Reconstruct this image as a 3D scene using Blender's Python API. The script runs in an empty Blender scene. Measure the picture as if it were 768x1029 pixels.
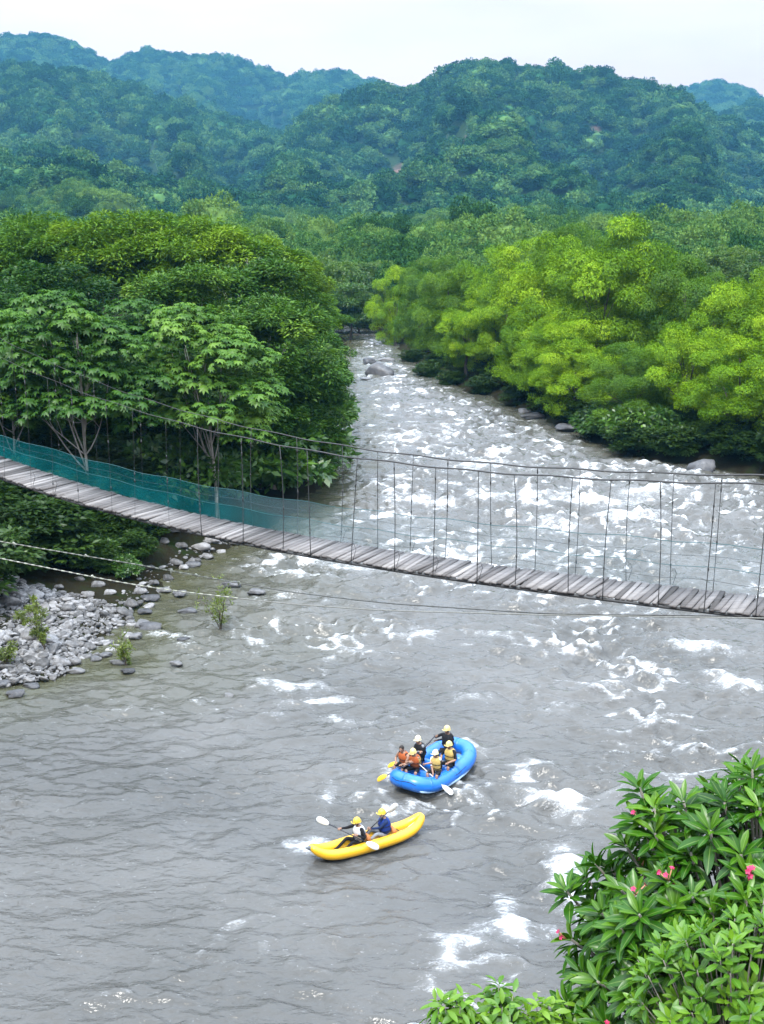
import bpy, bmesh, math, random
import numpy as np
from mathutils import Vector, Matrix, Quaternion

# ------------------------------------------------------------------ camera, world, sun, exposure
SC = bpy.context.scene
COL = SC.collection
CAMZ, FPX, CX, CY, HOR = 18.4, 1200.0, 384.0, 514.5, 235.0
PITCH = math.atan((CY - HOR) / FPX)
cam_data = bpy.data.cameras.new('camera')
cam = bpy.data.objects.new('camera', cam_data)
COL.objects.link(cam)
cam.location = (0, 0, CAMZ)
cam.rotation_euler = (math.pi / 2 - PITCH, 0, 0)
cam_data.sensor_fit = 'VERTICAL'
cam_data.sensor_height = 24.0
cam_data.lens = 24.0 * FPX / 1029.0
cam_data.clip_start = 0.1
cam_data.clip_end = 20000
SC.camera = cam
SUN_EL, SUN_AZ = 56.0, -22.0          # azimuth measured from +Y towards +X (behind-left of view is negative y)
SC.view_settings.view_transform = 'Standard'
SC.view_settings.look = 'None'
SC.view_settings.exposure = 1.55
SC.view_settings.gamma = 1.0
SC.view_settings.use_curve_mapping = False

wd = bpy.data.worlds.new('World')
SC.world = wd
wd.use_nodes = True
nt = wd.node_tree
nt.nodes.clear()
def _n(t, typ, **kw):
    n = t.nodes.new(typ)
    for k, v in kw.items():
        setattr(n, k, v)
    return n
out = _n(nt, 'ShaderNodeOutputWorld')
bg = _n(nt, 'ShaderNodeBackground')
bg.inputs['Strength'].default_value = 0.055
sky = _n(nt, 'ShaderNodeTexSky')
sky.sky_type = 'NISHITA'
sky.sun_disc = False
sky.sun_elevation = math.radians(SUN_EL)
sky.sun_rotation = math.radians(SUN_AZ + 180)
sky.air_density = 1.0
sky.dust_density = 3.0
tc = _n(nt, 'ShaderNodeTexCoord')
sep = _n(nt, 'ShaderNodeSeparateXYZ')
nt.links.new(tc.outputs['Generated'], sep.inputs[0])
# overcast deck: about three times brighter overhead than at the horizon
ramp = _n(nt, 'ShaderNodeMapRange')
ramp.interpolation_type = 'SMOOTHSTEP'
ramp.inputs['From Min'].default_value = 0.04
ramp.inputs['From Max'].default_value = 0.95
ramp.inputs['To Min'].default_value = 6.5
ramp.inputs['To Max'].default_value = 34.0
nt.links.new(sep.outputs['Z'], ramp.inputs['Value'])
mp = _n(nt, 'ShaderNodeMapping')
mp.inputs['Scale'].default_value = (1.0, 1.0, 4.5)
nt.links.new(tc.outputs['Generated'], mp.inputs['Vector'])
cn = _n(nt, 'ShaderNodeTexNoise')
cn.inputs['Scale'].default_value = 3.2
cn.inputs['Detail'].default_value = 5.0
cn.inputs['Roughness'].default_value = 0.5
nt.links.new(mp.outputs[0], cn.inputs['Vector'])
cr = _n(nt, 'ShaderNodeMapRange')
cr.inputs['From Min'].default_value = 0.36
cr.inputs['From Max'].default_value = 0.62
cr.inputs['To Min'].default_value = 0.88
cr.inputs['To Max'].default_value = 1.06
nt.links.new(cn.outputs['Fac'], cr.inputs['Value'])
mul = _n(nt, 'ShaderNodeMath', operation='MULTIPLY')
nt.links.new(ramp.outputs[0], mul.inputs[0])
nt.links.new(cr.outputs[0], mul.inputs[1])
ccol = _n(nt, 'ShaderNodeMixRGB', blend_type='MULTIPLY')
ccol.inputs['Fac'].default_value = 1.0
ctint = _n(nt, 'ShaderNodeValToRGB')
ctint.color_ramp.elements[0].position = 0.02
ctint.color_ramp.elements[0].color = (1.27, 0.83, 0.74, 1)
ctint.color_ramp.elements[1].position = 0.32
ctint.color_ramp.elements[1].color = (0.82, 0.93, 1.10, 1)
nt.links.new(sep.outputs['Z'], ctint.inputs['Fac'])
nt.links.new(ctint.outputs[0], ccol.inputs['Color1'])
nt.links.new(mul.outputs[0], ccol.inputs['Color2'])
mixs = _n(nt, 'ShaderNodeMixRGB')
mixs.inputs['Fac'].default_value = 0.9
nt.links.new(sky.outputs[0], mixs.inputs['Color1'])
nt.links.new(ccol.outputs[0], mixs.inputs['Color2'])
nt.links.new(mixs.outputs[0], bg.inputs['Color'])
nt.links.new(bg.outputs[0], out.inputs['Surface'])

sd = bpy.data.lights.new('sun', 'SUN')
sd.energy = 1.5
sd.angle = math.radians(15)
sd.color = (1.0, 0.96, 0.88)
sun = bpy.data.objects.new('sun', sd)
COL.objects.link(sun)
_el, _az = math.radians(SUN_EL), math.radians(SUN_AZ)
# light comes from behind-left of the camera, high up
_from = Vector((math.sin(_az) * math.cos(_el), -math.cos(_az) * math.cos(_el), math.sin(_el)))
sun.rotation_euler = (-_from).to_track_quat('-Z', 'Y').to_euler()
sun.location = _from * 60
cy = SC.cycles
cy.max_bounces = 6
cy.diffuse_bounces = 1
cy.glossy_bounces = 2
cy.transmission_bounces = 3
cy.transparent_max_bounces = 10
cy.volume_bounces = 0
cy.caustics_reflective = False
cy.caustics_refractive = False
cy.use_denoising = True
cy.sample_clamp_indirect = 6.0

# ------------------------------------------------------------------ helpers
RNG = np.random.default_rng(7)
cP, sP = math.cos(PITCH), math.sin(PITCH)
def ray(px, py):
    """direction (t, 1, e) of the line of sight through a photograph pixel, per metre of depth Y"""
    u, v = (px - CX) / FPX, (py - CY) / FPX
    dy, dz = cP - v * sP, -sP - v * cP
    return u / dy, dz / dy
def gp(px, py, z=0.0):
    t, e = ray(px, py)
    Y = (z - CAMZ) / e
    return t * Y, Y
def at_depth(px, py, Y):
    t, e = ray(px, py)
    return Vector((t * Y, Y, CAMZ + e * Y))

def _hash(ix, iy, seed):
    h = (ix.astype(np.int64) * 374761393 + iy.astype(np.int64) * 668265263 + seed * 1442695041) & 0xFFFFFFFF
    h = ((h ^ (h >> 13)) * 1274126177) & 0xFFFFFFFF
    h = ((h ^ (h >> 16)) * 2246822519) & 0xFFFFFFFF
    return ((h ^ (h >> 15)) & 0xFFFFFF) / float(0xFFFFFF)
def gnoise(x, y, seed=0):
    """2D gradient noise, about -1..1"""
    x = np.asarray(x, float); y = np.asarray(y, float)
    ix, iy = np.floor(x), np.floor(y)
    fx, fy = x - ix, y - iy
    u, v = fx * fx * fx * (fx * (fx * 6 - 15) + 10), fy * fy * fy * (fy * (fy * 6 - 15) + 10)
    def g(ox, oy):
        a = _hash(ix + ox, iy + oy, seed) * 2 * np.pi
        return np.cos(a) * (fx - ox) + np.sin(a) * (fy - oy)
    return 1.5 * ((g(0, 0) * (1 - u) + g(1, 0) * u) * (1 - v) + (g(0, 1) * (1 - u) + g(1, 1) * u) * v)
def fbm(x, y, seed=0, o=4, gain=0.5):
    r, a, f = 0, 1.0, 1.0
    for k in range(o):
        r = r + a * gnoise(x * f + 17.3 * k, y * f - 9.1 * k, seed + k)
        a *= gain; f *= 2.03
    return r
def sstep(a, b, x):
    t = np.clip((np.asarray(x, float) - a) / (b - a), 0, 1)
    return t * t * (3 - 2 * t)

def mesh_np(name, V, F, mats=(), smooth=False, attrs=None, mi=None):
    """mesh from numpy arrays: F is (n,3) or (n,4), or a list of such arrays"""
    V = np.ascontiguousarray(V, dtype=np.float32)
    Fs = F if isinstance(F, list) else [F]
    Fs = [np.asarray(f, dtype=np.int32) for f in Fs if len(f)]
    me = bpy.data.meshes.new(name)
    me.vertices.add(len(V))
    me.vertices.foreach_set('co', V.ravel())
    loops = np.concatenate([f.ravel() for f in Fs])
    tot = np.concatenate([np.full(len(f), f.shape[1], np.int32) for f in Fs])
    start = np.concatenate([[0], np.cumsum(tot)[:-1]]).astype(np.int32)
    me.loops.add(len(loops))
    me.loops.foreach_set('vertex_index', loops)
    me.polygons.add(len(tot))
    me.polygons.foreach_set('loop_start', start)
    me.polygons.foreach_set('loop_total', tot)
    if smooth:
        me.polygons.foreach_set('use_smooth', np.ones(len(tot), bool))
    if mi is not None:
        me.polygons.foreach_set('material_index', np.asarray(mi, np.int32))
    for k, a in (attrs or {}).items():
        at = me.attributes.new(k, 'FLOAT', 'POINT')
        at.data.foreach_set('value', np.ascontiguousarray(a, dtype=np.float32).ravel())
    for m in mats:
        me.materials.append(m)
    me.update(calc_edges=True)
    me.validate()
    return me

def link(name, me, parent=None, loc=None, rot=None):
    o = bpy.data.objects.new(name, me)
    COL.objects.link(o)
    if parent is not None:
        o.parent = parent
    if loc is not None:
        o.location = loc
    if rot is not None:
        o.rotation_euler = rot
    return o
def tag(o, label, cat, group=None, kind=None):
    o['label'] = label
    o['category'] = cat
    if group:
        o['group'] = group
    if kind:
        o['kind'] = kind
    return o
def empty(name, loc=(0, 0, 0), rz=0.0):
    o = link(name, None)
    o.empty_display_size = 0.3
    o.location = loc
    o.rotation_euler = (0, 0, rz)
    return o
def copy_tree(src, parent=None):
    c = src.copy()
    COL.objects.link(c)
    if parent is not None:
        c.parent = parent
    for ch in list(src.children):
        copy_tree(ch, c)
    return c

class MB:
    """collects simple solids into one mesh"""
    def __init__(s):
        s.V, s.F3, s.F4, s.n, s.t = [], [], [], 0, []
        s.m3, s.m4 = [], []
    def add(s, V, quads=(), tris=(), m=0, tone=0.5):
        V = np.asarray(V, float)
        s.V.append(V)
        s.t.append(np.full(len(V), tone))
        if len(quads):
            q = np.asarray(quads, int) + s.n
            s.F4.append(q); s.m4 += [m] * len(q)
        if len(tris):
            q = np.asarray(tris, int) + s.n
            s.F3.append(q); s.m3 += [m] * len(q)
        s.n += len(V)
    def box(s, c, ax, ay, az, m=0, tone=0.5):
        """centre and three half-extent vectors"""
        c, ax, ay, az = (np.asarray(v, float) for v in (c, ax, ay, az))
        V = [c + i * ax + j * ay + k * az for k in (-1, 1) for j in (-1, 1) for i in (-1, 1)]
        s.add(V, [(0, 2, 3, 1), (4, 5, 7, 6), (0, 1, 5, 4), (2, 6, 7, 3), (0, 4, 6, 2), (1, 3, 7, 5)], m=m, tone=tone)
    def tube(s, P, R, n=8, m=0, cap=True, tone=0.5, flat=None):
        """swept tube through points P with radius R (scalar or list); flat = (axis vector, factor) squashes it"""
        P = np.asarray(P, float)
        R = np.full(len(P), R) if np.isscalar(R) else np.asarray(R, float)
        T = np.gradient(P, axis=0)
        T /= np.linalg.norm(T, axis=1)[:, None] + 1e-12
        ref = np.array([0, 0, 1.0]) if abs(T[0][2]) < 0.9 else np.array([1.0, 0, 0])
        A = np.cross(T[0], ref); A /= np.linalg.norm(A)
        a = np.arange(n) * 2 * np.pi / n
        V = []
        for k in range(len(P)):
            A = A - T[k] * (A @ T[k]); A /= np.linalg.norm(A) + 1e-12
            B = np.cross(T[k], A)
            V.append(P[k] + R[k] * (np.cos(a)[:, None] * A + np.sin(a)[:, None] * B))
        V = np.concatenate(V)
        q = []
        for k in range(len(P) - 1):
            for j in range(n):
                j2 = (j + 1) % n
                q.append((k * n + j, k * n + j2, (k + 1) * n + j2, (k + 1) * n + j))
        tr = []
        if cap:
            V = np.vstack([V, P[0], P[-1]])
            c0, c1 = len(V) - 2, len(V) - 1
            e = (len(P) - 1) * n
            for j in range(n):
                j2 = (j + 1) % n
                tr += [(c0, j2, j), (c1, e + j, e + j2)]
        s.add(V, q, tr, m, tone)
    def ball(s, c, r, m=0, seg=10, rings=7, tone=0.5, R=None):
        """ellipsoid, r = scalar or 3 radii, optional 3x3 rotation"""
        r = np.array([r] * 3 if np.isscalar(r) else r, float)
        V, q, tr = [(0, 0, 1)], [], []
        for i in range(1, rings):
            p = math.pi * i / rings
            for j in range(seg):
                a = 2 * math.pi * j / seg
                V.append((math.sin(p) * math.cos(a), math.sin(p) * math.sin(a), math.cos(p)))
        V.append((0, 0, -1))
        for j in range(seg):
            tr.append((0, 1 + j, 1 + (j + 1) % seg))
            b = 1 + (rings - 2) * seg
            tr.append((len(V) - 1, b + (j + 1) % seg, b + j))
        for i in range(rings - 2):
            for j in range(seg):
                a0, a1 = 1 + i * seg + j, 1 + i * seg + (j + 1) % seg
                q.append((a0, a0 + seg, a1 + seg, a1))
        V = np.array(V) * r
        if R is not None:
            V = V @ np.asarray(R).T
        s.add(V + np.asarray(c, float), q, tr, m, tone)
    def me(s, name, mats, smooth=True):
        F, mi = [], []
        if s.F4:
            F.append(np.concatenate(s.F4)); mi += s.m4
        if s.F3:
            F.append(np.concatenate(s.F3)); mi += s.m3
        return mesh_np(name, np.concatenate(s.V), F, mats, smooth, {'tone': np.concatenate(s.t)}, mi)
    def obj(s, name, mats, parent=None, smooth=True, **kw):
        mats = mats if isinstance(mats, (list, tuple)) else [mats]
        return link(name, s.me(name, mats, smooth), parent, **kw)

# ------------------------------------------------------------------ materials
def mat(name):
    m = bpy.data.materials.new(name)
    m.use_nodes = True
    t = m.node_tree
    t.nodes.clear()
    o = _n(t, 'ShaderNodeOutputMaterial')
    return m, t, o
def set_in(n, **kw):
    for k, v in kw.items():
        i = n.inputs[k.replace('_', ' ')]
        i.default_value = v
def lk(t, a, b):
    t.links.new(a, b)
def noise(t, scale, detail=4, rough=0.55, vec=None, dist=0.0):
    n = _n(t, 'ShaderNodeTexNoise')
    set_in(n, Scale=scale, Detail=detail, Roughness=rough, Distortion=dist)
    if vec is not None:
        lk(t, vec, n.inputs['Vector'])
    return n
def cramp(t, fac, stops):
    r = _n(t, 'ShaderNodeValToRGB')
    e = r.color_ramp.elements
    while len(e) < len(stops):
        e.new(0.5)
    for el, (p, c) in zip(e, stops):
        el.position = p
        el.color = (*c, 1) if len(c) == 3 else c
    lk(t, fac, r.inputs['Fac'])
    return r
def principled(t, o, color=None, rough=0.6, spec=0.4, **kw):
    b = _n(t, 'ShaderNodeBsdfPrincipled')
    b.inputs['Roughness'].default_value = rough
    b.inputs['Specular IOR Level'].default_value = spec
    if color is not None:
        if hasattr(color, 'is_output'):
            lk(t, color, b.inputs['Base Color'])
        else:
            b.inputs['Base Color'].default_value = (*color, 1)
    for k, v in kw.items():
        b.inputs[k.replace('_', ' ')].default_value = v
    lk(t, b.outputs[0], o.inputs['Surface'])
    return b
def bump(t, b, h, strength=0.4, dist=0.02):
    n = _n(t, 'ShaderNodeBump')
    n.inputs['Strength'].default_value = strength
    n.inputs['Distance'].default_value = dist
    lk(t, h, n.inputs['Height'])
    lk(t, n.outputs[0], b.inputs['Normal'])
    return n
def obj_vec(t):
    return _n(t, 'ShaderNodeTexCoord').outputs['Object']

def leaf_mat(name, dark, mid, light, transl=0.35, gloss=0.04, rough=0.45, obj_var=0.25):
    """foliage: the colour varies from leaf to leaf (tone) and from plant to plant"""
    m, t, o = mat(name)
    at = _n(t, 'ShaderNodeAttribute', attribute_name='tone')
    oi = _n(t, 'ShaderNodeObjectInfo')
    add = _n(t, 'ShaderNodeMath', operation='MULTIPLY_ADD')
    sub = _n(t, 'ShaderNodeMath', operation='SUBTRACT')
    lk(t, oi.outputs['Random'], sub.inputs[0])
    sub.inputs[1].default_value = 0.5
    lk(t, sub.outputs[0], add.inputs[0])
    add.inputs[1].default_value = obj_var
    lk(t, at.outputs['Fac'], add.inputs[2])
    r = cramp(t, add.outputs[0], [(0.0, dark), (0.5, mid), (1.0, light)])
    d = _n(t, 'ShaderNodeBsdfDiffuse')
    lk(t, r.outputs[0], d.inputs['Color'])
    tr = _n(t, 'ShaderNodeBsdfTranslucent')
    br = _n(t, 'ShaderNodeMixRGB', blend_type='MULTIPLY')
    br.inputs['Fac'].default_value = 1.0
    br.inputs['Color2'].default_value = (1.15, 1.2, 0.6, 1)
    lk(t, r.outputs[0], br.inputs['Color1'])
    lk(t, br.outputs[0], tr.inputs['Color'])
    mx = _n(t, 'ShaderNodeMixShader')
    mx.inputs[0].default_value = transl
    lk(t, d.outputs[0], mx.inputs[1])
    lk(t, tr.outputs[0], mx.inputs[2])
    g = _n(t, 'ShaderNodeBsdfGlossy')
    g.inputs['Roughness'].default_value = rough
    g.inputs['Color'].default_value = (1, 1, 1, 1)
    mg = _n(t, 'ShaderNodeMixShader')
    mg.inputs[0].default_value = gloss
    lk(t, mx.outputs[0], mg.inputs[1])
    lk(t, g.outputs[0], mg.inputs[2])
    lk(t, mg.outputs[0], o.inputs['Surface'])
    return m

def plain(name, color, rough=0.5, spec=0.4, var=0.12, scale=9.0, bumpy=0.0, **kw):
    """painted or woven surface with slight wear variation"""
    m, t, o = mat(name)
    n = noise(t, scale, 5, 0.6, obj_vec(t))
    c0 = tuple(max(0, c * (1 - var)) for c in color)
    c1 = tuple(min(1, c * (1 + var)) for c in color)
    r = cramp(t, n.outputs['Fac'], [(0.3, c0), (0.7, c1)])
    b = principled(t, o, r.outputs[0], rough, spec, **kw)
    if bumpy:
        n2 = noise(t, scale * 8, 3, 0.6, obj_vec(t))
        bump(t, b, n2.outputs['Fac'], bumpy, 0.01)
    return m

M = {}
M['willow'] = leaf_mat('willow_leaf', (0.030, 0.090, 0.003), (0.130, 0.255, 0.005), (0.28, 0.42, 0.012), 0.10, 0.01)
M['willow_deep'] = leaf_mat('deep_willow_leaf', (0.024, 0.080, 0.004), (0.078, 0.170, 0.006), (0.165, 0.285, 0.010), 0.28, 0.015)
M['canopy'] = leaf_mat('canopy_leaf', (0.012, 0.044, 0.006), (0.040, 0.108, 0.010), (0.135, 0.235, 0.020), 0.25, 0.02, obj_var=0.5)
M['canopy_top'] = leaf_mat('yellow_canopy_leaf', (0.024, 0.075, 0.005), (0.068, 0.150, 0.007), (0.16, 0.26, 0.012), 0.25, 0.015, obj_var=0.5)
M['palmate'] = leaf_mat('palmate_leaf', (0.02, 0.070, 0.008), (0.055, 0.140, 0.014), (0.14, 0.26, 0.03), 0.3, 0.02, obj_var=0.45)
M['mid_leaf'] = leaf_mat('midground_leaf', (0.02, 0.06, 0.012), (0.06, 0.135, 0.016), (0.15, 0.24, 0.025), 0.35, 0.03, obj_var=0.6)
M['far_leaf'] = leaf_mat('hill_leaf', (0.006, 0.030, 0.012), (0.030, 0.094, 0.030), (0.110, 0.205, 0.055), 0.15, 0.0, obj_var=0.9)
M['sapling'] = leaf_mat('sapling_leaf', (0.07, 0.11, 0.02), (0.14, 0.19, 0.03), (0.25, 0.28, 0.05), 0.4, 0.03)
M['valley_leaf'] = leaf_mat('valley_leaf', (0.022, 0.065, 0.018), (0.060, 0.140, 0.032), (0.14, 0.23, 0.05), 0.2, 0.0, obj_var=0.9)
M['undergrowth'] = leaf_mat('shade_dark_leaf', (0.008, 0.024, 0.002), (0.020, 0.050, 0.004), (0.05, 0.10, 0.008), 0.3, 0.03)  # near-black leaf colour with deep shade painted into it
M['shrub'] = leaf_mat('shrub_leaf', (0.02, 0.07, 0.006), (0.055, 0.14, 0.008), (0.12, 0.24, 0.02), 0.35, 0.05)
M['plum'] = leaf_mat('frangipani_leaf', (0.009, 0.045, 0.003), (0.026, 0.098, 0.004), (0.105, 0.215, 0.010), 0.22, 0.02, 0.3)
M['lime'] = leaf_mat('lime_leaf', (0.022, 0.085, 0.005), (0.065, 0.18, 0.008), (0.16, 0.31, 0.018), 0.35, 0.03, 0.4)

def bark(name, c0, c1, sc=6.0):
    m, t, o = mat(name)
    mpg = _n(t, 'ShaderNodeMapping')
    mpg.inputs['Scale'].default_value = (1, 1, 0.25)
    lk(t, obj_vec(t), mpg.inputs['Vector'])
    n = noise(t, sc, 6, 0.65, mpg.outputs[0])
    r = cramp(t, n.outputs['Fac'], [(0.3, c0), (0.7, c1)])
    b = principled(t, o, r.outputs[0], 0.85, 0.2)
    bump(t, b, n.outputs['Fac'], 0.7, 0.05)
    return m
M['bark'] = bark('dark_bark', (0.03, 0.024, 0.018), (0.12, 0.10, 0.08))
M['pale_bark'] = bark('pale_bark', (0.22, 0.20, 0.17), (0.50, 0.47, 0.42))
M['twig'] = bark('twig_bark', (0.05, 0.04, 0.03), (0.16, 0.13, 0.10), 30)
M['plum_bark'] = bark('frangipani_bark', (0.10, 0.09, 0.07), (0.28, 0.26, 0.22), 14)

def rock_mat(name, c0, c1, c2, wet=0.5):
    m, t, o = mat(name)
    g = _n(t, 'ShaderNodeTexCoord').outputs['Object']
    oi = _n(t, 'ShaderNodeObjectInfo')
    n = noise(t, 2.2, 7, 0.65, g)
    ad = _n(t, 'ShaderNodeMath', operation='MULTIPLY_ADD')
    lk(t, oi.outputs['Random'], ad.inputs[0])
    ad.inputs[1].default_value = 0.5
    sb = _n(t, 'ShaderNodeMath', operation='SUBTRACT')
    lk(t, n.outputs['Fac'], sb.inputs[0]); sb.inputs[1].default_value = 0.25
    lk(t, sb.outputs[0], ad.inputs[2])
    r = cramp(t, ad.outputs[0], [(0.2, c0), (0.5, c1), (0.85, c2)])
    b = principled(t, o, r.outputs[0], wet, 0.45)
    n2 = noise(t, 9, 6, 0.7, g)
    bump(t, b, n2.outputs['Fac'], 0.6, 0.08)
    return m
M['rock'] = rock_mat('river_rock', (0.03, 0.03, 0.032), (0.085, 0.085, 0.09), (0.20, 0.195, 0.19), 0.45)
M['pebble'] = rock_mat('pebble_stone', (0.05, 0.048, 0.046), (0.15, 0.145, 0.142), (0.34, 0.33, 0.325), 0.75)
M['bank_rock'] = rock_mat('bank_rock', (0.16, 0.15, 0.14), (0.33, 0.31, 0.28), (0.5, 0.48, 0.45), 0.8)

# ------------------------------------------------------------------ the river and its banks
LB = [(-380, 760), (-60, 706), (0, 690), (45, 682), (75, 668), (100, 652), (120, 634), (135, 615), (150, 597), (172, 578), (195, 565),
      (225, 550), (262, 532), (300, 508), (322, 480), (332, 450), (342, 420), (346, 395), (347, 370), (346, 352), (346, 338)]
RB = [(1500, 600), (1200, 560), (900, 510), (800, 488), (720, 470), (640, 460), (570, 430), (520, 410), (465, 391), (432, 376), (408, 354), (386, 338)]
_lb = np.array([gp(*p) for p in LB] + [(-16, 236), (-40, 262), (-110, 300), (-300, 340)])
_rb = np.array([gp(*p) for p in RB] + [(-2, 238), (-10, 258), (-50, 292), (-120, 322), (-300, 372)])
def xl(y):
    return np.interp(y, np.r_[10.0, _lb[:, 1]], np.r_[-30.0, _lb[:, 0]])
def xr(y):
    return np.interp(y, np.r_[18.0, 30.0, 55.0, _rb[:, 1]], np.r_[34.0, 42.0, 42.0, _rb[:, 0]])
def ground_h(x, y):
    x = np.asarray(x, float); y = np.asarray(y, float)
    wob = 0.9 * gnoise(x / 5, y / 5, 3) + 0.35 * gnoise(x / 1.6, y / 1.6, 4)
    dl = xl(y) - x + wob * sstep(30, 45, y)
    dr = x - xr(y) + wob
    d = np.maximum(dl, dr)
    inside = np.where(d < 0, np.maximum(-1.6, d * 0.22 - 0.12), 0)
    bank = np.where(d > 0, 2.6 * (1 - np.exp(-np.maximum(d, 0) / 7.0)) + 0.012 * np.maximum(d, 0), 0)
    # the low gravel bar on the near left
    bar = sstep(44, 48, y) * (1 - sstep(58, 66, y)) * sstep(60, 0, np.abs(dl)) * (x < 0)
    bank = bank * (1 - 0.55 * bar * sstep(9, 4, dl))
    h = inside + bank + np.where(d > 2, 0.35 * gnoise(x / 9, y / 9, 5), 0)
    h = h + 8.0 * sstep(180, 420, y) * (d > 0) * sstep(5, 60, d)
    # left abutment slope, under the left end of the footbridge
    la = sstep(-15.5, -23, x) * sstep(58, 40, y)
    h = np.maximum(h, 15.6 * la + 0.4 * gnoise(x / 3, y / 3, 6) * la - 2 * (1 - la))
    # the near bank on which the viewer stands
    edge = 7.0 + 11.0 * sstep(9, 14, x)
    top = 11.6 + 0.25 * gnoise(x / 3, y / 3, 8)
    near = np.clip((edge + 12.0 - y) / 12.0, 0, 1)
    near = np.where(y < edge, 1.0, near)
    h = np.maximum(h, -2.0 + (top + 2.0) * near)
    return h

def grid_faces(ny, nx):
    i = np.arange(ny * nx).reshape(ny, nx)
    return np.stack([i[:-1, :-1], i[:-1, 1:], i[1:, 1:], i[1:, :-1]], -1).reshape(-1, 4)

def soil_material():
    m, t, o = mat('earth')
    g = _n(t, 'ShaderNodeTexCoord').outputs['Object']
    n = noise(t, 0.5, 8, 0.65, g)
    r = cramp(t, n.outputs['Fac'], [(0.3, (0.012, 0.010, 0.007)), (0.5, (0.022, 0.020, 0.012)), (0.7, (0.016, 0.028, 0.008))])
    b = principled(t, o, r.outputs[0], 0.9, 0.0)
    n2 = noise(t, 4, 6, 0.7, g)
    bump(t, b, n2.outputs['Fac'], 0.8, 0.2)
    return m
M['soil'] = soil_material()

_gx = np.concatenate([np.linspace(-420, -60, 60), np.linspace(-58, 58, 190), np.linspace(60, 420, 60)])
_gy = np.concatenate([np.linspace(-60, 18, 40), np.linspace(18.6, 110, 150), np.linspace(112, 420, 120)])
X, Y = np.meshgrid(_gx, _gy)
Z = ground_h(X, Y)
ground = link('ground', mesh_np('ground', np.stack([X, Y, Z], -1).reshape(-1, 3), grid_faces(*X.shape), [M['soil']], True))
tag(ground, 'dark earth banks and valley floor under the riverside trees', 'ground', kind='structure')

# ------------------------------------------------------------------ hills
RIDGES = [  # crest line in the photograph, distance, front and back width
    ('A', [(-300, 60), (-60, 46), (0, 35), (20, 32), (45, 31), (75, 42), (110, 60), (145, 46), (185, 53), (230, 55), (265, 67), (290, 75), (345, 70), (390, 82), (450, 110), (540, 190), (700, 235)], 2900, 1000, 900),
    ('B', [(-400, 40), (-80, 68), (0, 68), (40, 65), (90, 75), (150, 92), (200, 110), (250, 124), (300, 142), (345, 180), (400, 222), (500, 236)], 1750, 720, 500),
    ('C', [(150, 232), (215, 205), (275, 160), (300, 128), (330, 104), (384, 86), (412, 88), (442, 75), (480, 62), (500, 60), (530, 65), (575, 72), (600, 69), (640, 83), (680, 96), (720, 118), (768, 136), (850, 160), (1100, 200)], 1550, 640, 500),
    ('D', [(560, 200), (640, 120), (680, 89), (715, 78), (735, 82), (768, 98), (850, 118), (1100, 140)], 3100, 700, 800),
    ('E', [(640, 200), (690, 140), (730, 112), (768, 97), (850, 82), (1100, 70)], 2100, 500, 500),
    ('F', [(-400, 140), (-50, 150), (0, 166), (60, 166), (115, 172), (150, 188), (190, 190), (250, 202), (330, 222), (420, 238)], 900, 330, 330),
    ('G', [(200, 236), (300, 226), (384, 228), (440, 214), (520, 208), (600, 206), (700, 212), (768, 216), (900, 200), (1100, 190)], 880, 420, 400),
]
_R = []
for nm, pts, Yk, wf, wb in RIDGES:
    te = np.array([ray(*p) for p in pts])
    _R.append((te[:, 0], te[:, 1], Yk, wf, wb))
def hill_h(x, y):
    x = np.asarray(x, float); y = np.asarray(y, float)
    t = x / np.maximum(y, 50)
    H = np.full(x.shape, -50.0)
    for k, (tt, ee, Yk, wf, wb) in enumerate(_R):
        yk = Yk * (1 + 0.05 * gnoise(t * 4.0, t * 0 + 3.1 * k, 20 + k))
        e = np.interp(t, tt, ee)
        hc = np.maximum(CAMZ + yk * e - 0.0058 * yk, 0)
        s = y - yk
        # spurs and gullies running down the face
        spur = 1 - np.abs(gnoise(t * Yk / 210.0 + 0.25 * gnoise(x / 180, y / 180, 60 + k), y / 900.0, 30 + k))
        w = wf * (0.45 + 0.75 * spur)
        f = np.clip(1 + s / w, 0, 1)
        b = np.clip(1 - s / wb, 0, 1)
        prof = np.where(s < 0, f ** 1.15, b * b * (3 - 2 * b))
        h = hc * prof
        h = h + hc * 0.46 * f * (1 - f) ** 2 * 6.75 * (spur - 0.6) * (s < 0)
        h = h + (s < 0) * f * (1 - f) ** 1.5 * 3.0 * (14 * fbm(x / 90, y / 90, 40 + k, 3))
        H = np.maximum(H, h)
    base = 6.0 + 0.018 * np.maximum(y - 300, 0) + 2.5 * gnoise(x / 70, y / 70, 50)
    return np.maximum(H, np.minimum(base, 26.0)) - 6.0 * (1 - sstep(330, 420, y))

tg = np.linspace(-0.95, 0.95, 620)
yg = 330 * (3850 / 330.0) ** np.linspace(0, 1, 330)
T2, Y2 = np.meshgrid(tg, yg)
X2 = T2 * Y2
Z2 = hill_h(X2, Y2)

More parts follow.
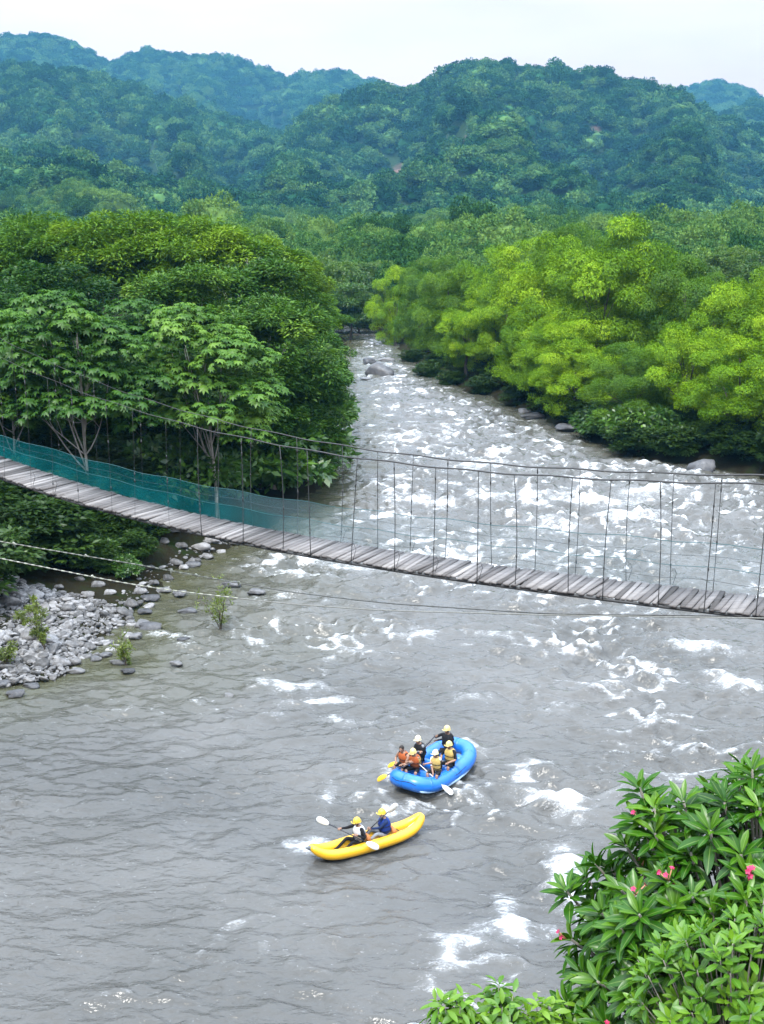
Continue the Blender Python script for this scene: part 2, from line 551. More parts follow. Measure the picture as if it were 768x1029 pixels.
def hill_material():
    m, t, o = mat('hill_slopes')
    g = _n(t, 'ShaderNodeTexCoord').outputs['Object']
    geo = _n(t, 'ShaderNodeNewGeometry')
    at = _n(t, 'ShaderNodeAttribute', attribute_name='rock')
    n = noise(t, 0.05, 8, 0.65, g)
    r = cramp(t, n.outputs['Fac'], [(0.3, (0.012, 0.03, 0.012)), (0.7, (0.03, 0.055, 0.018))])
    mp_ = _n(t, 'ShaderNodeMapping')
    mp_.inputs['Scale'].default_value = (1, 1, 0.3)
    lk(t, g, mp_.inputs['Vector'])
    n3 = noise(t, 0.09, 6, 0.7, mp_.outputs[0])
    r2 = cramp(t, n3.outputs['Fac'], [(0.35, (0.04, 0.035, 0.028)), (0.65, (0.20, 0.125, 0.10))])
    mx = _n(t, 'ShaderNodeMixRGB')
    lk(t, at.outputs['Fac'], mx.inputs[0])
    lk(t, r.outputs[0], mx.inputs[1])
    lk(t, r2.outputs[0], mx.inputs[2])
    b = principled(t, o, mx.outputs[0], 0.95, 0.1)
    bump(t, b, n3.outputs['Fac'], 0.8, 5.0)
    return m
M['hill'] = hill_material()
# bare cliffs: find where the line of sight of each meets the slope
CLIFFS = []
def march(px, py, y0=1000, y1=3600):
    t, e = ray(px, py)
    ys = np.linspace(y0, y1, 4000)
    hh = hill_h(t * ys, ys) + 5
    k = np.argmax(CAMZ + e * ys < hh)
    return t * ys[k], ys[k]
for px, py, r in [(398, 176, 17), (420, 186, 12), (600, 128, 9), (585, 136, 5), (342, 178, 9), (62, 132, 6), (690, 205, 11), (465, 140, 7), (540, 137, 8), (330, 190, 7)]:
    cx_, cy_ = march(px, py)
    CLIFFS.append((cx_, cy_, r * cy_ / FPX))
def rockiness(x, y):
    m_ = np.zeros(np.shape(x))
    for cx_, cy_, r in CLIFFS:
        d = np.hypot((x - cx_) / (0.62 * r), (y - cy_) / (r * 1.5)) + 0.45 * gnoise(x / 18, y / 18, 70)
        m_ = np.maximum(m_, sstep(1.15, 0.75, d))
    return m_
hills = link('hills', mesh_np('hills', np.stack([X2, Y2, Z2], -1).reshape(-1, 3), grid_faces(*X2.shape), [M['hill']], True, {'rock': rockiness(X2, Y2).ravel()}))
tag(hills, 'steep hill ridges rising behind the river valley', 'hills', kind='structure')

# ------------------------------------------------------------------ leaf clouds
def unit(v):
    return v / (np.linalg.norm(v, axis=-1, keepdims=True) + 1e-9)
def sph(n, rng, zmin=-1.0):
    z = rng.uniform(zmin, 1, n)
    a = rng.uniform(0, 2 * np.pi, n)
    r = np.sqrt(1 - z * z)
    return np.stack([r * np.cos(a), r * np.sin(a), z], -1)
def leaves_mesh(P, A, N, L, W, tone):
    """rhombic folded leaves: base P, axis A, normal N, length L, width W -> V, F, tone"""
    A = unit(A)
    S = unit(np.cross(A, N))
    N = np.cross(S, A)
    L = np.asarray(L)[:, None]; W = np.asarray(W)[:, None]
    b = P
    tip = P + A * L - N * L * 0.08
    l = P + A * L * 0.45 + S * W * 0.5 + N * W * 0.12
    r = P + A * L * 0.45 - S * W * 0.5 + N * W * 0.12
    n = len(P)
    V = np.stack([b, l, tip, r], 1).reshape(-1, 3)
    F = np.arange(4 * n).reshape(n, 4)
    return V, F, np.repeat(tone, 4)
def clump_crown(seed, env, nlobe, lobe_r, nsub, sub_r, nleaf, L, W, style, zmin=-0.55, flat=1.0, ztop=0.0, fill=0.15):
    """crown of lobes made of sub-clumps made of leaves; env are the half sizes of the crown"""
    rng = np.random.default_rng(seed)
    env = np.array(env, float)
    D = sph(nlobe * 3, rng, zmin)
    keep = [0]                                        # spread the lobes by farthest-point picking
    dist = np.full(len(D), 9.0)
    for _ in range(nlobe - 1):
        dist = np.minimum(dist, np.linalg.norm(D - D[keep[-1]], axis=1))
        keep.append(int(np.argmax(dist)))
    D = D[keep]
    rad = rng.uniform(0.70, 1.08, nlobe)
    rad[rng.random(nlobe) < fill] *= 0.5
    LR = lobe_r * rng.uniform(0.7, 1.3, nlobe)
    C = D * (env - LR[:, None] * 0.7) * rad[:, None]
    P, A, N, T, LL, WW = [], [], [], [], [], []
    ltone = rng.normal(0, 0.07, nlobe)
    for i in range(nlobe):
        d = sph(nsub, rng, -0.75)
        d = unit(d + 0.35 * D[i])
        sc = C[i] + d * LR[i] * np.array([1, 1, flat]) * rng.uniform(0.75, 1.05, nsub)[:, None]
        st = rng.normal(0, 0.11, nsub)
        for j in range(nsub):
            r = sub_r * rng.uniform(0.6, 1.35)
            n = int(nleaf * (r / sub_r) ** 2)
            e = sph(n, rng, -0.8)
            e = unit(e + 0.3 * d[j] + np.array([0, 0, 0.12 if style == 'droop' else 0.0]))
            p = sc[j] + e * r * np.array([1, 1, max(flat, 0.55)]) * rng.uniform(0.45, 1.08, n)[:, None] ** 0.7
            if style == 'droop':
                a = e * 0.6 + np.array([0, 0, -0.55]) + rng.normal(0, 0.35, (n, 3))
                nn = e * 0.7 + d[j] * 0.5 + rng.normal(0, 0.25, (n, 3)) + np.array([0, 0, 0.35])
            elif style == 'spray':
                a = unit(e * np.array([1, 1, 0.25])) + rng.normal(0, 0.35, (n, 3)) * np.array([1, 1, 0.6]) + np.array([0, 0, -0.12])
                nn = np.array([0, 0, 1.0]) + rng.normal(0, 0.3, (n, 3)) + 0.25 * e
            else:
                a = e + rng.normal(0, 0.5, (n, 3)) + np.array([0, 0, -0.2])
                nn = e * 0.6 + np.array([0, 0, 0.7]) + rng.normal(0, 0.4, (n, 3))
            P.append(p); A.append(a); N.append(nn)
            T.append(0.48 + ltone[i] + st[j] + rng.normal(0, 0.13, n))
            LL.append(L * rng.uniform(0.6, 1.3, n)); WW.append(W * rng.uniform(0.7, 1.3, n))
    P = np.concatenate(P)
    return leaves_mesh(P, np.concatenate(A), np.concatenate(N), np.concatenate(LL), np.concatenate(WW), np.clip(np.concatenate(T), 0, 1)), C
def palmate_crown(seed, env, nlobe, lobe_r, nsub, nros, L, W):
    """layered crown of big hand-shaped leaves: rosettes of drooping leaflets"""
    rng = np.random.default_rng(seed)
    env = np.array(env, float)
    D = sph(nlobe * 3, rng, -0.5)
    keep, dist = [0], np.full(nlobe * 3, 9.0)
    for _ in range(nlobe - 1):
        dist = np.minimum(dist, np.linalg.norm(D - D[keep[-1]], axis=1)); keep.append(int(np.argmax(dist)))
    D = D[keep]
    C = D * (env - lobe_r * 0.6) * rng.uniform(0.55, 1.0, nlobe)[:, None]
    P, A, N, T, LL, WW = [], [], [], [], [], []
    for i in range(nlobe):
        n = nsub * nros
        d = sph(n, rng, -0.35)
        p0 = C[i] + d * lobe_r * np.array([1, 1, 0.5]) * rng.uniform(0.6, 1.05, n)[:, None]
        tone = 0.45 + rng.normal(0, 0.08) + rng.normal(0, 0.13, n)
        k = 8
        az = rng.uniform(0, 2 * np.pi, n)[:, None] + np.arange(k) * 2 * np.pi / k
        up = unit(d * 0.5 + np.array([0, 0, 1.0]) + rng.normal(0, 0.2, (n, 3)))
        e1 = unit(np.cross(up, np.array([0.3, 0.9, 0.1]))); e2 = np.cross(up, e1)
        a = e1[:, None] * np.cos(az)[..., None] + e2[:, None] * np.sin(az)[..., None] - up[:, None] * 0.35
        P.append(np.repeat(p0, k, 0)); A.append(a.reshape(-1, 3)); N.append(np.repeat(up, k, 0))
        T.append(np.repeat(tone, k) + rng.normal(0, 0.05, n * k))
        s = np.repeat(rng.uniform(0.6, 1.25, n), k)
        LL.append(L * s * rng.uniform(0.8, 1.1, n * k)); WW.append(W * s)
    return leaves_mesh(np.concatenate(P), np.concatenate(A), np.concatenate(N), np.concatenate(LL), np.concatenate(WW), np.clip(np.concatenate(T), 0, 1)), C
def trunk_mesh(seed, height, r0, C, zc, name, material, forks=9, lean=0.06, stems=1):
    """tapered trunk from the ground to the crown centre, limbs out to the crown's lobes C (about zc)"""
    rng = np.random.default_rng(seed)
    mb = MB()
    for s in range(stems):
        off = np.array([0, 0, 0.0]) if stems == 1 else np.array([rng.uniform(-1, 1), rng.uniform(-1, 1), 0]) * r0 * 3
        n = 9
        k = np.linspace(0, 1, n)
        top = np.array([rng.normal(0, lean) * height, rng.normal(0, lean) * height, height])
        path = off * (1 - k[:, None]) + k[:, None] * top + np.stack([np.sin(k * 5 + s) * r0 * 0.8, np.cos(k * 4 + s) * r0 * 0.8, 0 * k], -1)
        rad = r0 * (1 - 0.72 * k) * (1 + 0.6 * np.exp(-k * 14))
        path[0, 2] = -0.6
        mb.tube(path, rad, 9)
        idx = rng.permutation(len(C))[:forks]
        for c in C[idx]:
            q = c * 0.88 + np.array([0, 0, zc - 0.35])
            kk = rng.uniform(0.4, 0.95)
            i0 = min(int(kk * (n - 1)), n - 1)
            a = path[i0]
            m1 = a * 0.5 + q * 0.5 + np.array([0, 0, -0.06 * height]) + rng.normal(0, 0.03 * height, 3)
            u = np.linspace(0, 1, 7)[:, None]
            b = (1 - u) ** 2 * a + 2 * u * (1 - u) * m1 + u * u * q
            mb.tube(b, np.linspace(rad[i0] * 0.6, r0 * 0.08, 7), 6)
            for _ in range(2):
                i1 = rng.integers(2, 6)
                e = b[i1] + (q - a) * rng.uniform(0.2, 0.45) + rng.normal(0, 0.05 * height, 3)
                e[2] = min(e[2], q[2] - 0.2)
                mb.tube([b[i1], (b[i1] + e) / 2 + rng.normal(0, 0.02 * height, 3), e], [r0 * 0.2, r0 * 0.12, r0 * 0.05], 5)
    return mb.me(name, [material])

# ------------------------------------------------------------------ the forest on the hills: one mass per hill face
def dome_mesh(seed, mk='far_leaf'):
    bm = bmesh.new()
    bmesh.ops.create_icosphere(bm, subdivisions=3, radius=1.0)
    V = np.array([v.co[:] for v in bm.verts])
    F = np.array([[v.index for v in f.verts] for f in bm.faces])
    bm.free()
    rng = np.random.default_rng(seed)
    u = unit(V)
    dirs = sph(11, rng, -0.2)
    w = rng.uniform(0.5, 1.0, 11)
    lump = np.max(np.clip((u @ dirs.T) - 0.72, 0, 1) * w, axis=1)
    r = 0.72 + 1.15 * lump + 0.05 * rng.normal(0, 1, len(V))
    V = u * r[:, None]
    V[:, 2] = np.where(V[:, 2] < -0.25, -0.25 + (V[:, 2] + 0.25) * 0.25, V[:, 2]) * rng.uniform(0.62, 0.85)
    tone = np.clip(0.42 + 0.25 * lump + rng.normal(0, 0.08, len(V)), 0, 1)
    (lv, lf, lt), _c = clump_crown(seed + 900, (1.0, 1.0, 0.72), 13, 0.40, 5, 0.23, *((110, 0.085, 0.055) if mk == 'valley_leaf' else (34, 0.17, 0.115)), 'bush', zmin=-0.25, flat=0.8)
    V = V * 0.80
    return mesh_np('forest_crown', np.vstack([V, lv]), [F, lf + len(V)], [M[mk]], False, {'tone': np.concatenate([tone, lt])})
crown_col = bpy.data.collections.new('forest_crowns')
for k in range(7):
    crown_col.objects.link(bpy.data.objects.new('forest_crown', dome_mesh(100 + k)))
valley_col = bpy.data.collections.new('valley_crowns')
for k in range(6):
    valley_col.objects.link(bpy.data.objects.new('forest_crown', dome_mesh(140 + k, 'valley_leaf')))
def scatter(name, pts, scl, rot, collection, label, cat, zs=None):
    me = bpy.data.meshes.new(name)
    me.vertices.add(len(pts))
    me.vertices.foreach_set('co', np.ascontiguousarray(pts, dtype=np.float32).ravel())
    v = np.stack([scl, scl, scl * (zs if zs is not None else 1)], -1)
    a = me.attributes.new('scl', 'FLOAT_VECTOR', 'POINT'); a.data.foreach_set('vector', np.ascontiguousarray(v, dtype=np.float32).ravel())
    rv = np.stack([0 * rot, 0 * rot, rot], -1) if rot.ndim == 1 else rot
    a = me.attributes.new('rot', 'FLOAT_VECTOR', 'POINT'); a.data.foreach_set('vector', np.ascontiguousarray(rv, dtype=np.float32).ravel())
    o = link(name, me)
    ng = bpy.data.node_groups.new(name + '_scatter', 'GeometryNodeTree')
    ng.interface.new_socket('Geometry', in_out='INPUT', socket_type='NodeSocketGeometry')
    ng.interface.new_socket('Geometry', in_out='OUTPUT', socket_type='NodeSocketGeometry')
    gi = ng.nodes.new('NodeGroupInput'); go = ng.nodes.new('NodeGroupOutput')
    ci = ng.nodes.new('GeometryNodeCollectionInfo')
    ci.inputs['Collection'].default_value = collection
    ci.inputs['Separate Children'].default_value = True
    ci.inputs['Reset Children'].default_value = True
    ip = ng.nodes.new('GeometryNodeInstanceOnPoints')
    ip.inputs['Pick Instance'].default_value = True
    def named(nm, typ):
        n = ng.nodes.new('GeometryNodeInputNamedAttribute')
        n.data_type = typ
        n.inputs['Name'].default_value = nm
        return [s for s in n.outputs if s.enabled][0]
    ng.links.new(gi.outputs[0], ip.inputs['Points'])
    ng.links.new(ci.outputs[0], ip.inputs['Instance'])
    ng.links.new(named('scl', 'FLOAT_VECTOR'), ip.inputs['Scale'])
    ng.links.new(named('rot', 'FLOAT_VECTOR'), ip.inputs['Rotation'])
    rn = ng.nodes.new('FunctionNodeRandomValue')
    rn.data_type = 'INT'
    mn = [s for s in rn.inputs if s.name == 'Min' and s.enabled][0]; mxs = [s for s in rn.inputs if s.name == 'Max' and s.enabled][0]
    mn.default_value = 0; mxs.default_value = 50
    ng.links.new([s for s in rn.outputs if s.enabled][0], ip.inputs['Instance Index'])
    ng.links.new(ip.outputs[0], go.inputs[0])
    md = o.modifiers.new('scatter', 'NODES')
    md.node_group = ng
    tag(o, label, cat, kind='stuff')
    return o
def forest_points(y0, y1, sp, tmax=0.42, rng=np.random.default_rng(5)):
    ys = np.arange(y0, y1, sp)
    pts = []
    for y in ys:
        n = int(2 * tmax * y / sp)
        x = (np.arange(n) - n / 2 + rng.uniform(-0.45, 0.45, n) + rng.uniform(0, 1)) * sp
        pts.append(np.stack([x, y + rng.uniform(-0.45, 0.45, n) * sp], -1))
    p = np.concatenate(pts)
    z = hill_h(p[:, 0], p[:, 1])
    # keep what can be seen, with a generous margin for other viewpoints
    tb = np.clip(((p[:, 0] / p[:, 1] + tmax) / (2 * tmax) * 500).astype(int), 0, 499)
    e = (z + 14 - CAMZ + 6) / p[:, 1]
    order = np.argsort(p[:, 1])
    mx = np.full(500, -9.0)
    keep = np.zeros(len(p), bool)
    for i in order:
        k = tb[i]
        if e[i] > mx[k] - 0.0:
            keep[i] = True
        mx[k] = max(mx[k], (z[i] + 3 - CAMZ) / p[i, 1])
    keep &= rng.random(len(p)) > rockiness(p[:, 0], p[:, 1]) * 0.97
    return np.column_stack([p, z])[keep]
for nm, y0, y1, sp, lab in [('valley_forest', 372, 760, 11, 'forest of rounded crowns filling the valley floor below the hills'),
                            ('hillside_forest', 760, 1250, 12.5, 'dense forest covering the foothills and lower slopes'),
                            ('ridge_forest', 1250, 2150, 15.5, 'bluish dense forest covering the main ridges'),
                            ('mountain_forest', 2150, 3300, 18.0, 'hazy blue forest on the farthest mountain ridges')]:
    r_ = np.random.default_rng(int(y0))
    fp = forest_points(y0, y1, sp)
    base = sp * 0.66
    scl = base * np.exp(np.clip(r_.normal(0, 0.28, len(fp)), -0.6, 0.5))
    fp[:, 2] += scl * 0.35
    scatter(nm, fp, scl, r_.uniform(0, 6.28, len(fp)), valley_col if nm == 'valley_forest' else crown_col, lab, 'forest', r_.uniform(0.75, 1.25, len(fp)))
    print(nm, len(fp))

_r = np.random.default_rng(77)
_p = np.concatenate([np.stack([(np.arange(int(0.9 * y / 7)) - 0.45 * y / 7 + _r.uniform(-.4, .4, int(0.9 * y / 7))) * 7, y + _r.uniform(-3, 3, int(0.9 * y / 7))], -1) for y in np.arange(232, 385, 7)])
_d = np.maximum(xl(_p[:, 1]) - _p[:, 0], _p[:, 0] - xr(_p[:, 1]))
_p = _p[(_d > 7) & (_p[:, 0] > xl(_p[:, 1]) - 400)]
_s = 5.0 * np.exp(_r.normal(0, 0.28, len(_p)))
_z = np.maximum(ground_h(_p[:, 0], _p[:, 1]), np.where(_p[:, 1] > 335, hill_h(_p[:, 0], _p[:, 1]), -9)) + _s * 0.5
scatter('valley_thicket', np.column_stack([_p, _z]), _s, _r.uniform(0, 6.28, len(_p)), valley_col, 'woodland of rounded crowns beyond the river bend', 'forest', _r.uniform(0.9, 1.5, len(_p)))

# ------------------------------------------------------------------ haze: even air round everything
def add_haze():
    mb = MB()
    mb.box((0, 1880, 300), (4600, 0, 0), (0, 2080, 0), (0, 0, 304))
    m, t, o = mat('haze_air')
    v = _n(t, 'ShaderNodeVolumePrincipled')
    v.inputs['Color'].default_value = (0.19, 0.60, 0.95, 1)
    v.inputs['Density'].default_value = 0.00010
    v.inputs['Anisotropy'].default_value = 0.0
    lk(t, v.outputs[0], o.inputs['Volume'])
    h = mb.obj('haze', m, smooth=False)
    tag(h, 'thin blue haze filling the valley air', 'haze', kind='stuff')
add_haze()

# ------------------------------------------------------------------ water
def water_material():
    m, t, o = mat('river_water')
    tcn = _n(t, 'ShaderNodeTexCoord').outputs['Object']
    foam = _n(t, 'ShaderNodeAttribute', attribute_name='foam')
    shal = _n(t, 'ShaderNodeAttribute', attribute_name='shallow')
    n0 = noise(t, 0.12, 4, 0.5, tcn)
    c = cramp(t, n0.outputs['Fac'], [(0.35, (0.070, 0.069, 0.063)), (0.65, (0.105, 0.102, 0.095))])
    cs = _n(t, 'ShaderNodeMixRGB')
    lk(t, shal.outputs['Fac'], cs.inputs[0])
    aer = _n(t, 'ShaderNodeMixRGB'); aer.inputs[2].default_value = (0.30, 0.305, 0.30, 1)   # entrained air makes the water paler
    af = _n(t, 'ShaderNodeMapRange'); af.inputs['From Min'].default_value = 0.08; af.inputs['From Max'].default_value = 1.1; af.inputs['To Max'].default_value = 0.8
    lk(t, foam.outputs['Fac'], af.inputs[0]); lk(t, af.outputs[0], aer.inputs[0]); lk(t, c.outputs[0], aer.inputs[1])
    lk(t, aer.outputs[0], cs.inputs[1])
    cs.inputs[2].default_value = (0.055, 0.055, 0.03, 1)
    b = _n(t, 'ShaderNodeBsdfPrincipled')
    lk(t, cs.outputs[0], b.inputs['Base Color'])
    b.inputs['Roughness'].default_value = 0.07
    b.inputs['IOR'].default_value = 1.38
    mp1 = _n(t, 'ShaderNodeMapping')
    mp1.inputs['Scale'].default_value = (0.7, 1.25, 1.0)
    lk(t, tcn, mp1.inputs['Vector'])
    w1 = noise(t, 1.6, 4, 0.55, mp1.outputs[0], 0.15)
    w2 = noise(t, 5.5, 3, 0.55, mp1.outputs[0], 0.2)
    b1 = _n(t, 'ShaderNodeBump'); set_in(b1, Strength=1.0, Distance=0.13)
    lk(t, w1.outputs['Fac'], b1.inputs['Height'])
    b2 = _n(t, 'ShaderNodeBump'); set_in(b2, Strength=1.0, Distance=0.038)
    lk(t, w2.outputs['Fac'], b2.inputs['Height'])
    lk(t, b1.outputs[0], b2.inputs['Normal'])
    lk(t, b2.outputs[0], b.inputs['Normal'])
    fd = _n(t, 'ShaderNodeBsdfPrincipled')
    fd.inputs['Base Color'].default_value = (0.60, 0.61, 0.62, 1)
    fd.inputs['Roughness'].default_value = 0.7
    nf = noise(t, 4.0, 8, 0.78, mp1.outputs[0], 1.2)
    n5 = _n(t, 'ShaderNodeMath', operation='MULTIPLY_ADD')
    lk(t, nf.outputs['Fac'], n5.inputs[0]); n5.inputs[1].default_value = 2.8; n5.inputs[2].default_value = -1.47
    ad = _n(t, 'ShaderNodeMath', operation='MULTIPLY_ADD')
    lk(t, foam.outputs['Fac'], ad.inputs[0]); ad.inputs[1].default_value = 1.25
    nh = noise(t, 13.0, 5, 0.7, mp1.outputs[0], 0.6)
    n6 = _n(t, 'ShaderNodeMath', operation='MULTIPLY_ADD')
    lk(t, nh.outputs['Fac'], n6.inputs[0]); n6.inputs[1].default_value = 1.5
    lk(t, n5.outputs[0], n6.inputs[2])
    n7 = _n(t, 'ShaderNodeMath', operation='SUBTRACT'); n7.inputs[1].default_value = 0.76
    lk(t, n6.outputs[0], n7.inputs[0])
    lk(t, n7.outputs[0], ad.inputs[2])
    mr = _n(t, 'ShaderNodeMapRange')
    mr.inputs['From Min'].default_value = 0.28; mr.inputs['From Max'].default_value = 1.20
    lk(t, ad.outputs[0], mr.inputs['Value'])
    bf = _n(t, 'ShaderNodeBump'); set_in(bf, Strength=0.8, Distance=0.08)
    lk(t, nf.outputs['Fac'], bf.inputs['Height'])
    lk(t, b1.outputs[0], bf.inputs['Normal'])
    lk(t, bf.outputs[0], fd.inputs['Normal'])
    mx = _n(t, 'ShaderNodeMixShader')
    lk(t, mr.outputs[0], mx.inputs[0])
    lk(t, b.outputs[0], mx.inputs[1])
    lk(t, fd.outputs[0], mx.inputs[2])
    lk(t, mx.outputs[0], o.inputs['Surface'])
    return m
M['water'] = water_material()

FOAM = [  # breaking crests: photo position, half width and depth in metres, height, foam
    (548, 800, 0.8, 0.30, 0.26, 1.0), (565, 810, 0.6, 0.28, 0.24, 0.9), (580, 820, 0.5, 0.25, 0.22, 0.6), (574, 872, 0.5, 0.9, 0.22, 1.0), (570, 895, 0.45, 0.5, 0.20, 0.8),
    (506, 905, 0.35, 0.45, 0.16, 0.8), (512, 932, 0.7, 0.30, 0.18, 0.9), (525, 938, 0.5, 0.25, 0.14, 0.6), (463, 942, 0.7, 0.22, 0.14, 0.8), (450, 955, 0.3, 0.5, 0.12, 0.7),
    (475, 968, 0.9, 0.18, 0.12, 0.6), (545, 770, 0.6, 0.3, 0.24, 0.4), (620, 800, 0.8, 0.3, 0.25, 0.3),
    (290, 690, 1.4, 0.35, 0.22, 0.9), (320, 704, 1.2, 0.3, 0.2, 0.8), (270, 684, 0.7, 0.3, 0.16, 0.7), (345, 725, 0.8, 0.3, 0.2, 0.6),
    (700, 650, 1.0, 0.4, 0.26, 0.9), (725, 680, 0.7, 0.5, 0.26, 0.9), (715, 655, 1.2, 0.4, 0.3, 0.5), (745, 690, 0.9, 0.4, 0.2, 0.8), (612, 690, 1.0, 0.4, 0.28, 0.3),
    (160, 636, 1.0, 0.35, 0.14, 0.7), (178, 640, 0.7, 0.3, 0.12, 0.6), (300, 578, 1.6, 0.5, 0.16, 0.8), (345, 570, 1.8, 0.5, 0.16, 0.7), (280, 600, 1.0, 0.4, 0.14, 0.6),
    (430, 505, 2.0, 0.8, 0.28, 0.7), (520, 500, 2.5, 0.9, 0.3, 0.7), (600, 505, 2.4, 0.9, 0.3, 0.9), (630, 520, 2.0, 0.8, 0.3, 0.9), (650, 495, 2.5, 0.8, 0.25, 0.7), (560, 530, 2.0, 0.8, 0.25, 0.6),
    (480, 470, 3.0, 1.0, 0.25, 0.6), (400, 440, 3.0, 1.2, 0.25, 0.6), (440, 560, 1.5, 0.5, 0.2, 0.5), (500, 640, 1.2, 0.4, 0.2, 0.5), (420, 640, 1.2, 0.35, 0.2, 0.5), (360, 655, 1.0, 0.35, 0.18, 0.5),
    (475, 700, 1.0, 0.35, 0.22, 0.4), (560, 715, 1.0, 0.35, 0.24, 0.35), (660, 730, 1.0, 0.4, 0.26, 0.35), (470, 752, 0.8, 0.3, 0.2, 0.4), (330, 800, 0.3, 0.6, 0.1, 0.5), (365, 795, 0.5, 0.25, 0.12, 0.5),
    (315, 850, 0.5, 0.35, 0.12, 1.0), (300, 848, 0.4, 0.25, 0.1, 0.8), (430, 812, 0.9, 0.15, 0.08, 0.5), (470, 800, 0.8, 0.15, 0.08, 0.5), (395, 815, 0.4, 0.3, 0.1, 0.5),
]
def water_fields(x, y):
    near = 1 - sstep(26, 60, y)
    q = fbm(x / 7.0, y / 7.0, 200, 3)
    # chop: sharp crests lying mostly across the stream
    wx, wy = x + 0.9 * gnoise(x / 2.5, y / 2.5, 201) + 0.3 * gnoise(x / 0.8, y / 0.8, 221), y + 0.8 * gnoise(x / 2.2, y / 2.2, 202) + 0.3 * gnoise(x / 0.9, y / 0.7, 222)
    R_ = lambda v: np.clip(1 - np.abs(v), 0, 1)
    r1 = R_(gnoise(wx / 2.3 + 0.2 * wy, wy / 1.45, 203)) ** 2
    rgw = np.random.default_rng(31)
    r2 = np.zeros_like(x); r3 = np.zeros_like(x); ax_ = np.zeros_like(x); ay_ = np.zeros_like(x)
    q1, q2 = gnoise(x / 4.0, y / 4.0, 231), gnoise(x / 3.3, y / 3.3, 232)
    for k in range(46):
        lam = 0.34 * (2.6 / 0.34) ** (k / 45.0)
        th = -math.pi / 2 + rgw.normal(0, 0.62)
        kx, ky = math.cos(th) * 2 * math.pi / lam, math.sin(th) * 2 * math.pi / lam
        ph = kx * x + ky * y + rgw.uniform(0, 6.28) + 2.4 * q1 * math.cos(k * 1.7) + 2.4 * q2 * math.sin(k * 2.3)
        w_ = lam ** 0.85 * (0.6 + 0.8 * rgw.random())
        sn = np.sin(ph)
        c = 1.25 * w_ * (np.exp(0.8 * sn) - 1.17) * 0.42
        if lam > 0.9:
            r2 += c
        else:
            r3 += c
    r2 *= 0.20; r3 *= 0.30
    big = gnoise(x / 6, y / 3.4, 206)
    amp = 0.75 + 0.35 * q + 0.25 * sstep(0, 12, x) + 0.25 * sstep(55, 75, y)
    amp = amp * (1 - 0.35 * sstep(4, -12, x) * (1 - sstep(48, 60, y)))
    amp = amp * (0.72 + 0.28 * sstep(27, 36, y)) * (1 + 0.35 * sstep(40, 54, y))
    shore = sstep(0.0, 5.0, np.minimum(x - xl(y), xr(y) - x))
    amp = np.clip(amp, 0.2, 2) * (0.25 + 0.75 * shore)
    h = amp * (0.13 * r1 + 0.165 * r2 + 0.105 * (0.45 + 0.9 * sstep(-0.6, 0.7, q2)) * r3 + 0.15 * big) - 0.07
    up = sstep(43, 80, y) * (0.55 + 0.45 * sstep(-9, 2, x))
    brk = fbm(x / (0.9 + 0.9 * sstep(50, 90, y)), y / (0.55 + 0.9 * sstep(50, 90, y)), 220, 4, 0.6)
    foam = 0.75 * sstep(0.66 - 0.10 * up, 0.98, r1 + 0.22 * q - 0.06 + 0.12 * big) * sstep(-0.25, 0.55, q + 0.55 * up) * amp
    foam = foam + 0.75 * sstep(0.85, 1.7, r2 + 0.35 * r3 + 0.25 * q) * sstep(-0.4, 0.8, q + 0.6 * up)
    foam = foam + up * 0.24 * sstep(-0.6, 0.6, fbm(x / 3.0, y / 7.0, 210, 3) + 0.3 * r1)
    foam = foam * np.clip(0.35 + 0.75 * brk, 0, 1.1)
    for px, py, a, b, hh, f in FOAM:
        cx_, cy_ = gp(px, py)
        s = 1.0
        m_ = (np.abs(x - cx_) < 4 * a) & (np.abs(y - cy_) < 4 * b + 1)
        xx, yy = x[m_], y[m_]
        ang = 0.5 * gnoise(xx / 1.1, yy / 1.1, 211)
        dy = (yy - cy_ + 0.35 * (xx - cx_) * math.sin(px * 1.7) + ang * 0.5) / (b * 1.5)
        dx = (xx - cx_) / a
        g = np.exp(-dx * dx * 0.8 - dy * dy)
        h[m_] += hh * 0.75 * g
        foam[m_] += 1.15 * f * g * (0.62 + 0.55 * gnoise(xx / 0.55, yy / 0.4, 212))
    sh = sstep(6.5, 0.3, x - xl(y) + 1.6 * gnoise(x / 3, y / 3, 213)) * sstep(38, 46, y)
    sh = np.maximum(sh, 0.45 * sstep(15.0, 4.0, x - xl(y) + 3.0 * gnoise(x / 5, y / 4, 215)) * sstep(36, 42, y) * (1 - sstep(62, 72, y)))
    sh = np.maximum(sh, 0.6 * sstep(5.0, 0.3, xr(y) - x + 1.6 * gnoise(x / 3, y / 3, 214)))
    return h, np.clip(foam, 0, 1.2) * (1 - 0.35 * sh), sh
tw = np.sinh(np.linspace(-1, 1, 820) * 1.3) / math.sinh(1.3) * 0.80
tw = np.where(True, tw, tw)
yw = 16 * (300 / 16.0) ** np.linspace(0, 1, 1350)
TW, YW = np.meshgrid(tw, yw)
XW = TW * YW
hW, fW, sW = water_fields(XW.copy(), YW)
keep = (XW > xl(YW) - 6) & (XW < xr(YW) + 6)
fc = grid_faces(*XW.shape)
fc = fc[keep.ravel()[fc].any(1)]
used = np.unique(fc)
remap = np.full(XW.size, -1); remap[used] = np.arange(len(used))
WV = np.stack([XW, YW, hW], -1).reshape(-1, 3)[used]
water = link('river_water', mesh_np('river_water', WV, remap[fc], [M['water']], True, {'foam': fW.ravel()[used], 'shallow': sW.ravel()[used]}))
tag(water, 'choppy grey river with white water running down the valley', 'river', kind='structure')
def water_z(x, y):
    h, _, _ = water_fields(np.array([[x]], float), np.array([[y]], float))
    return float(h[0, 0])

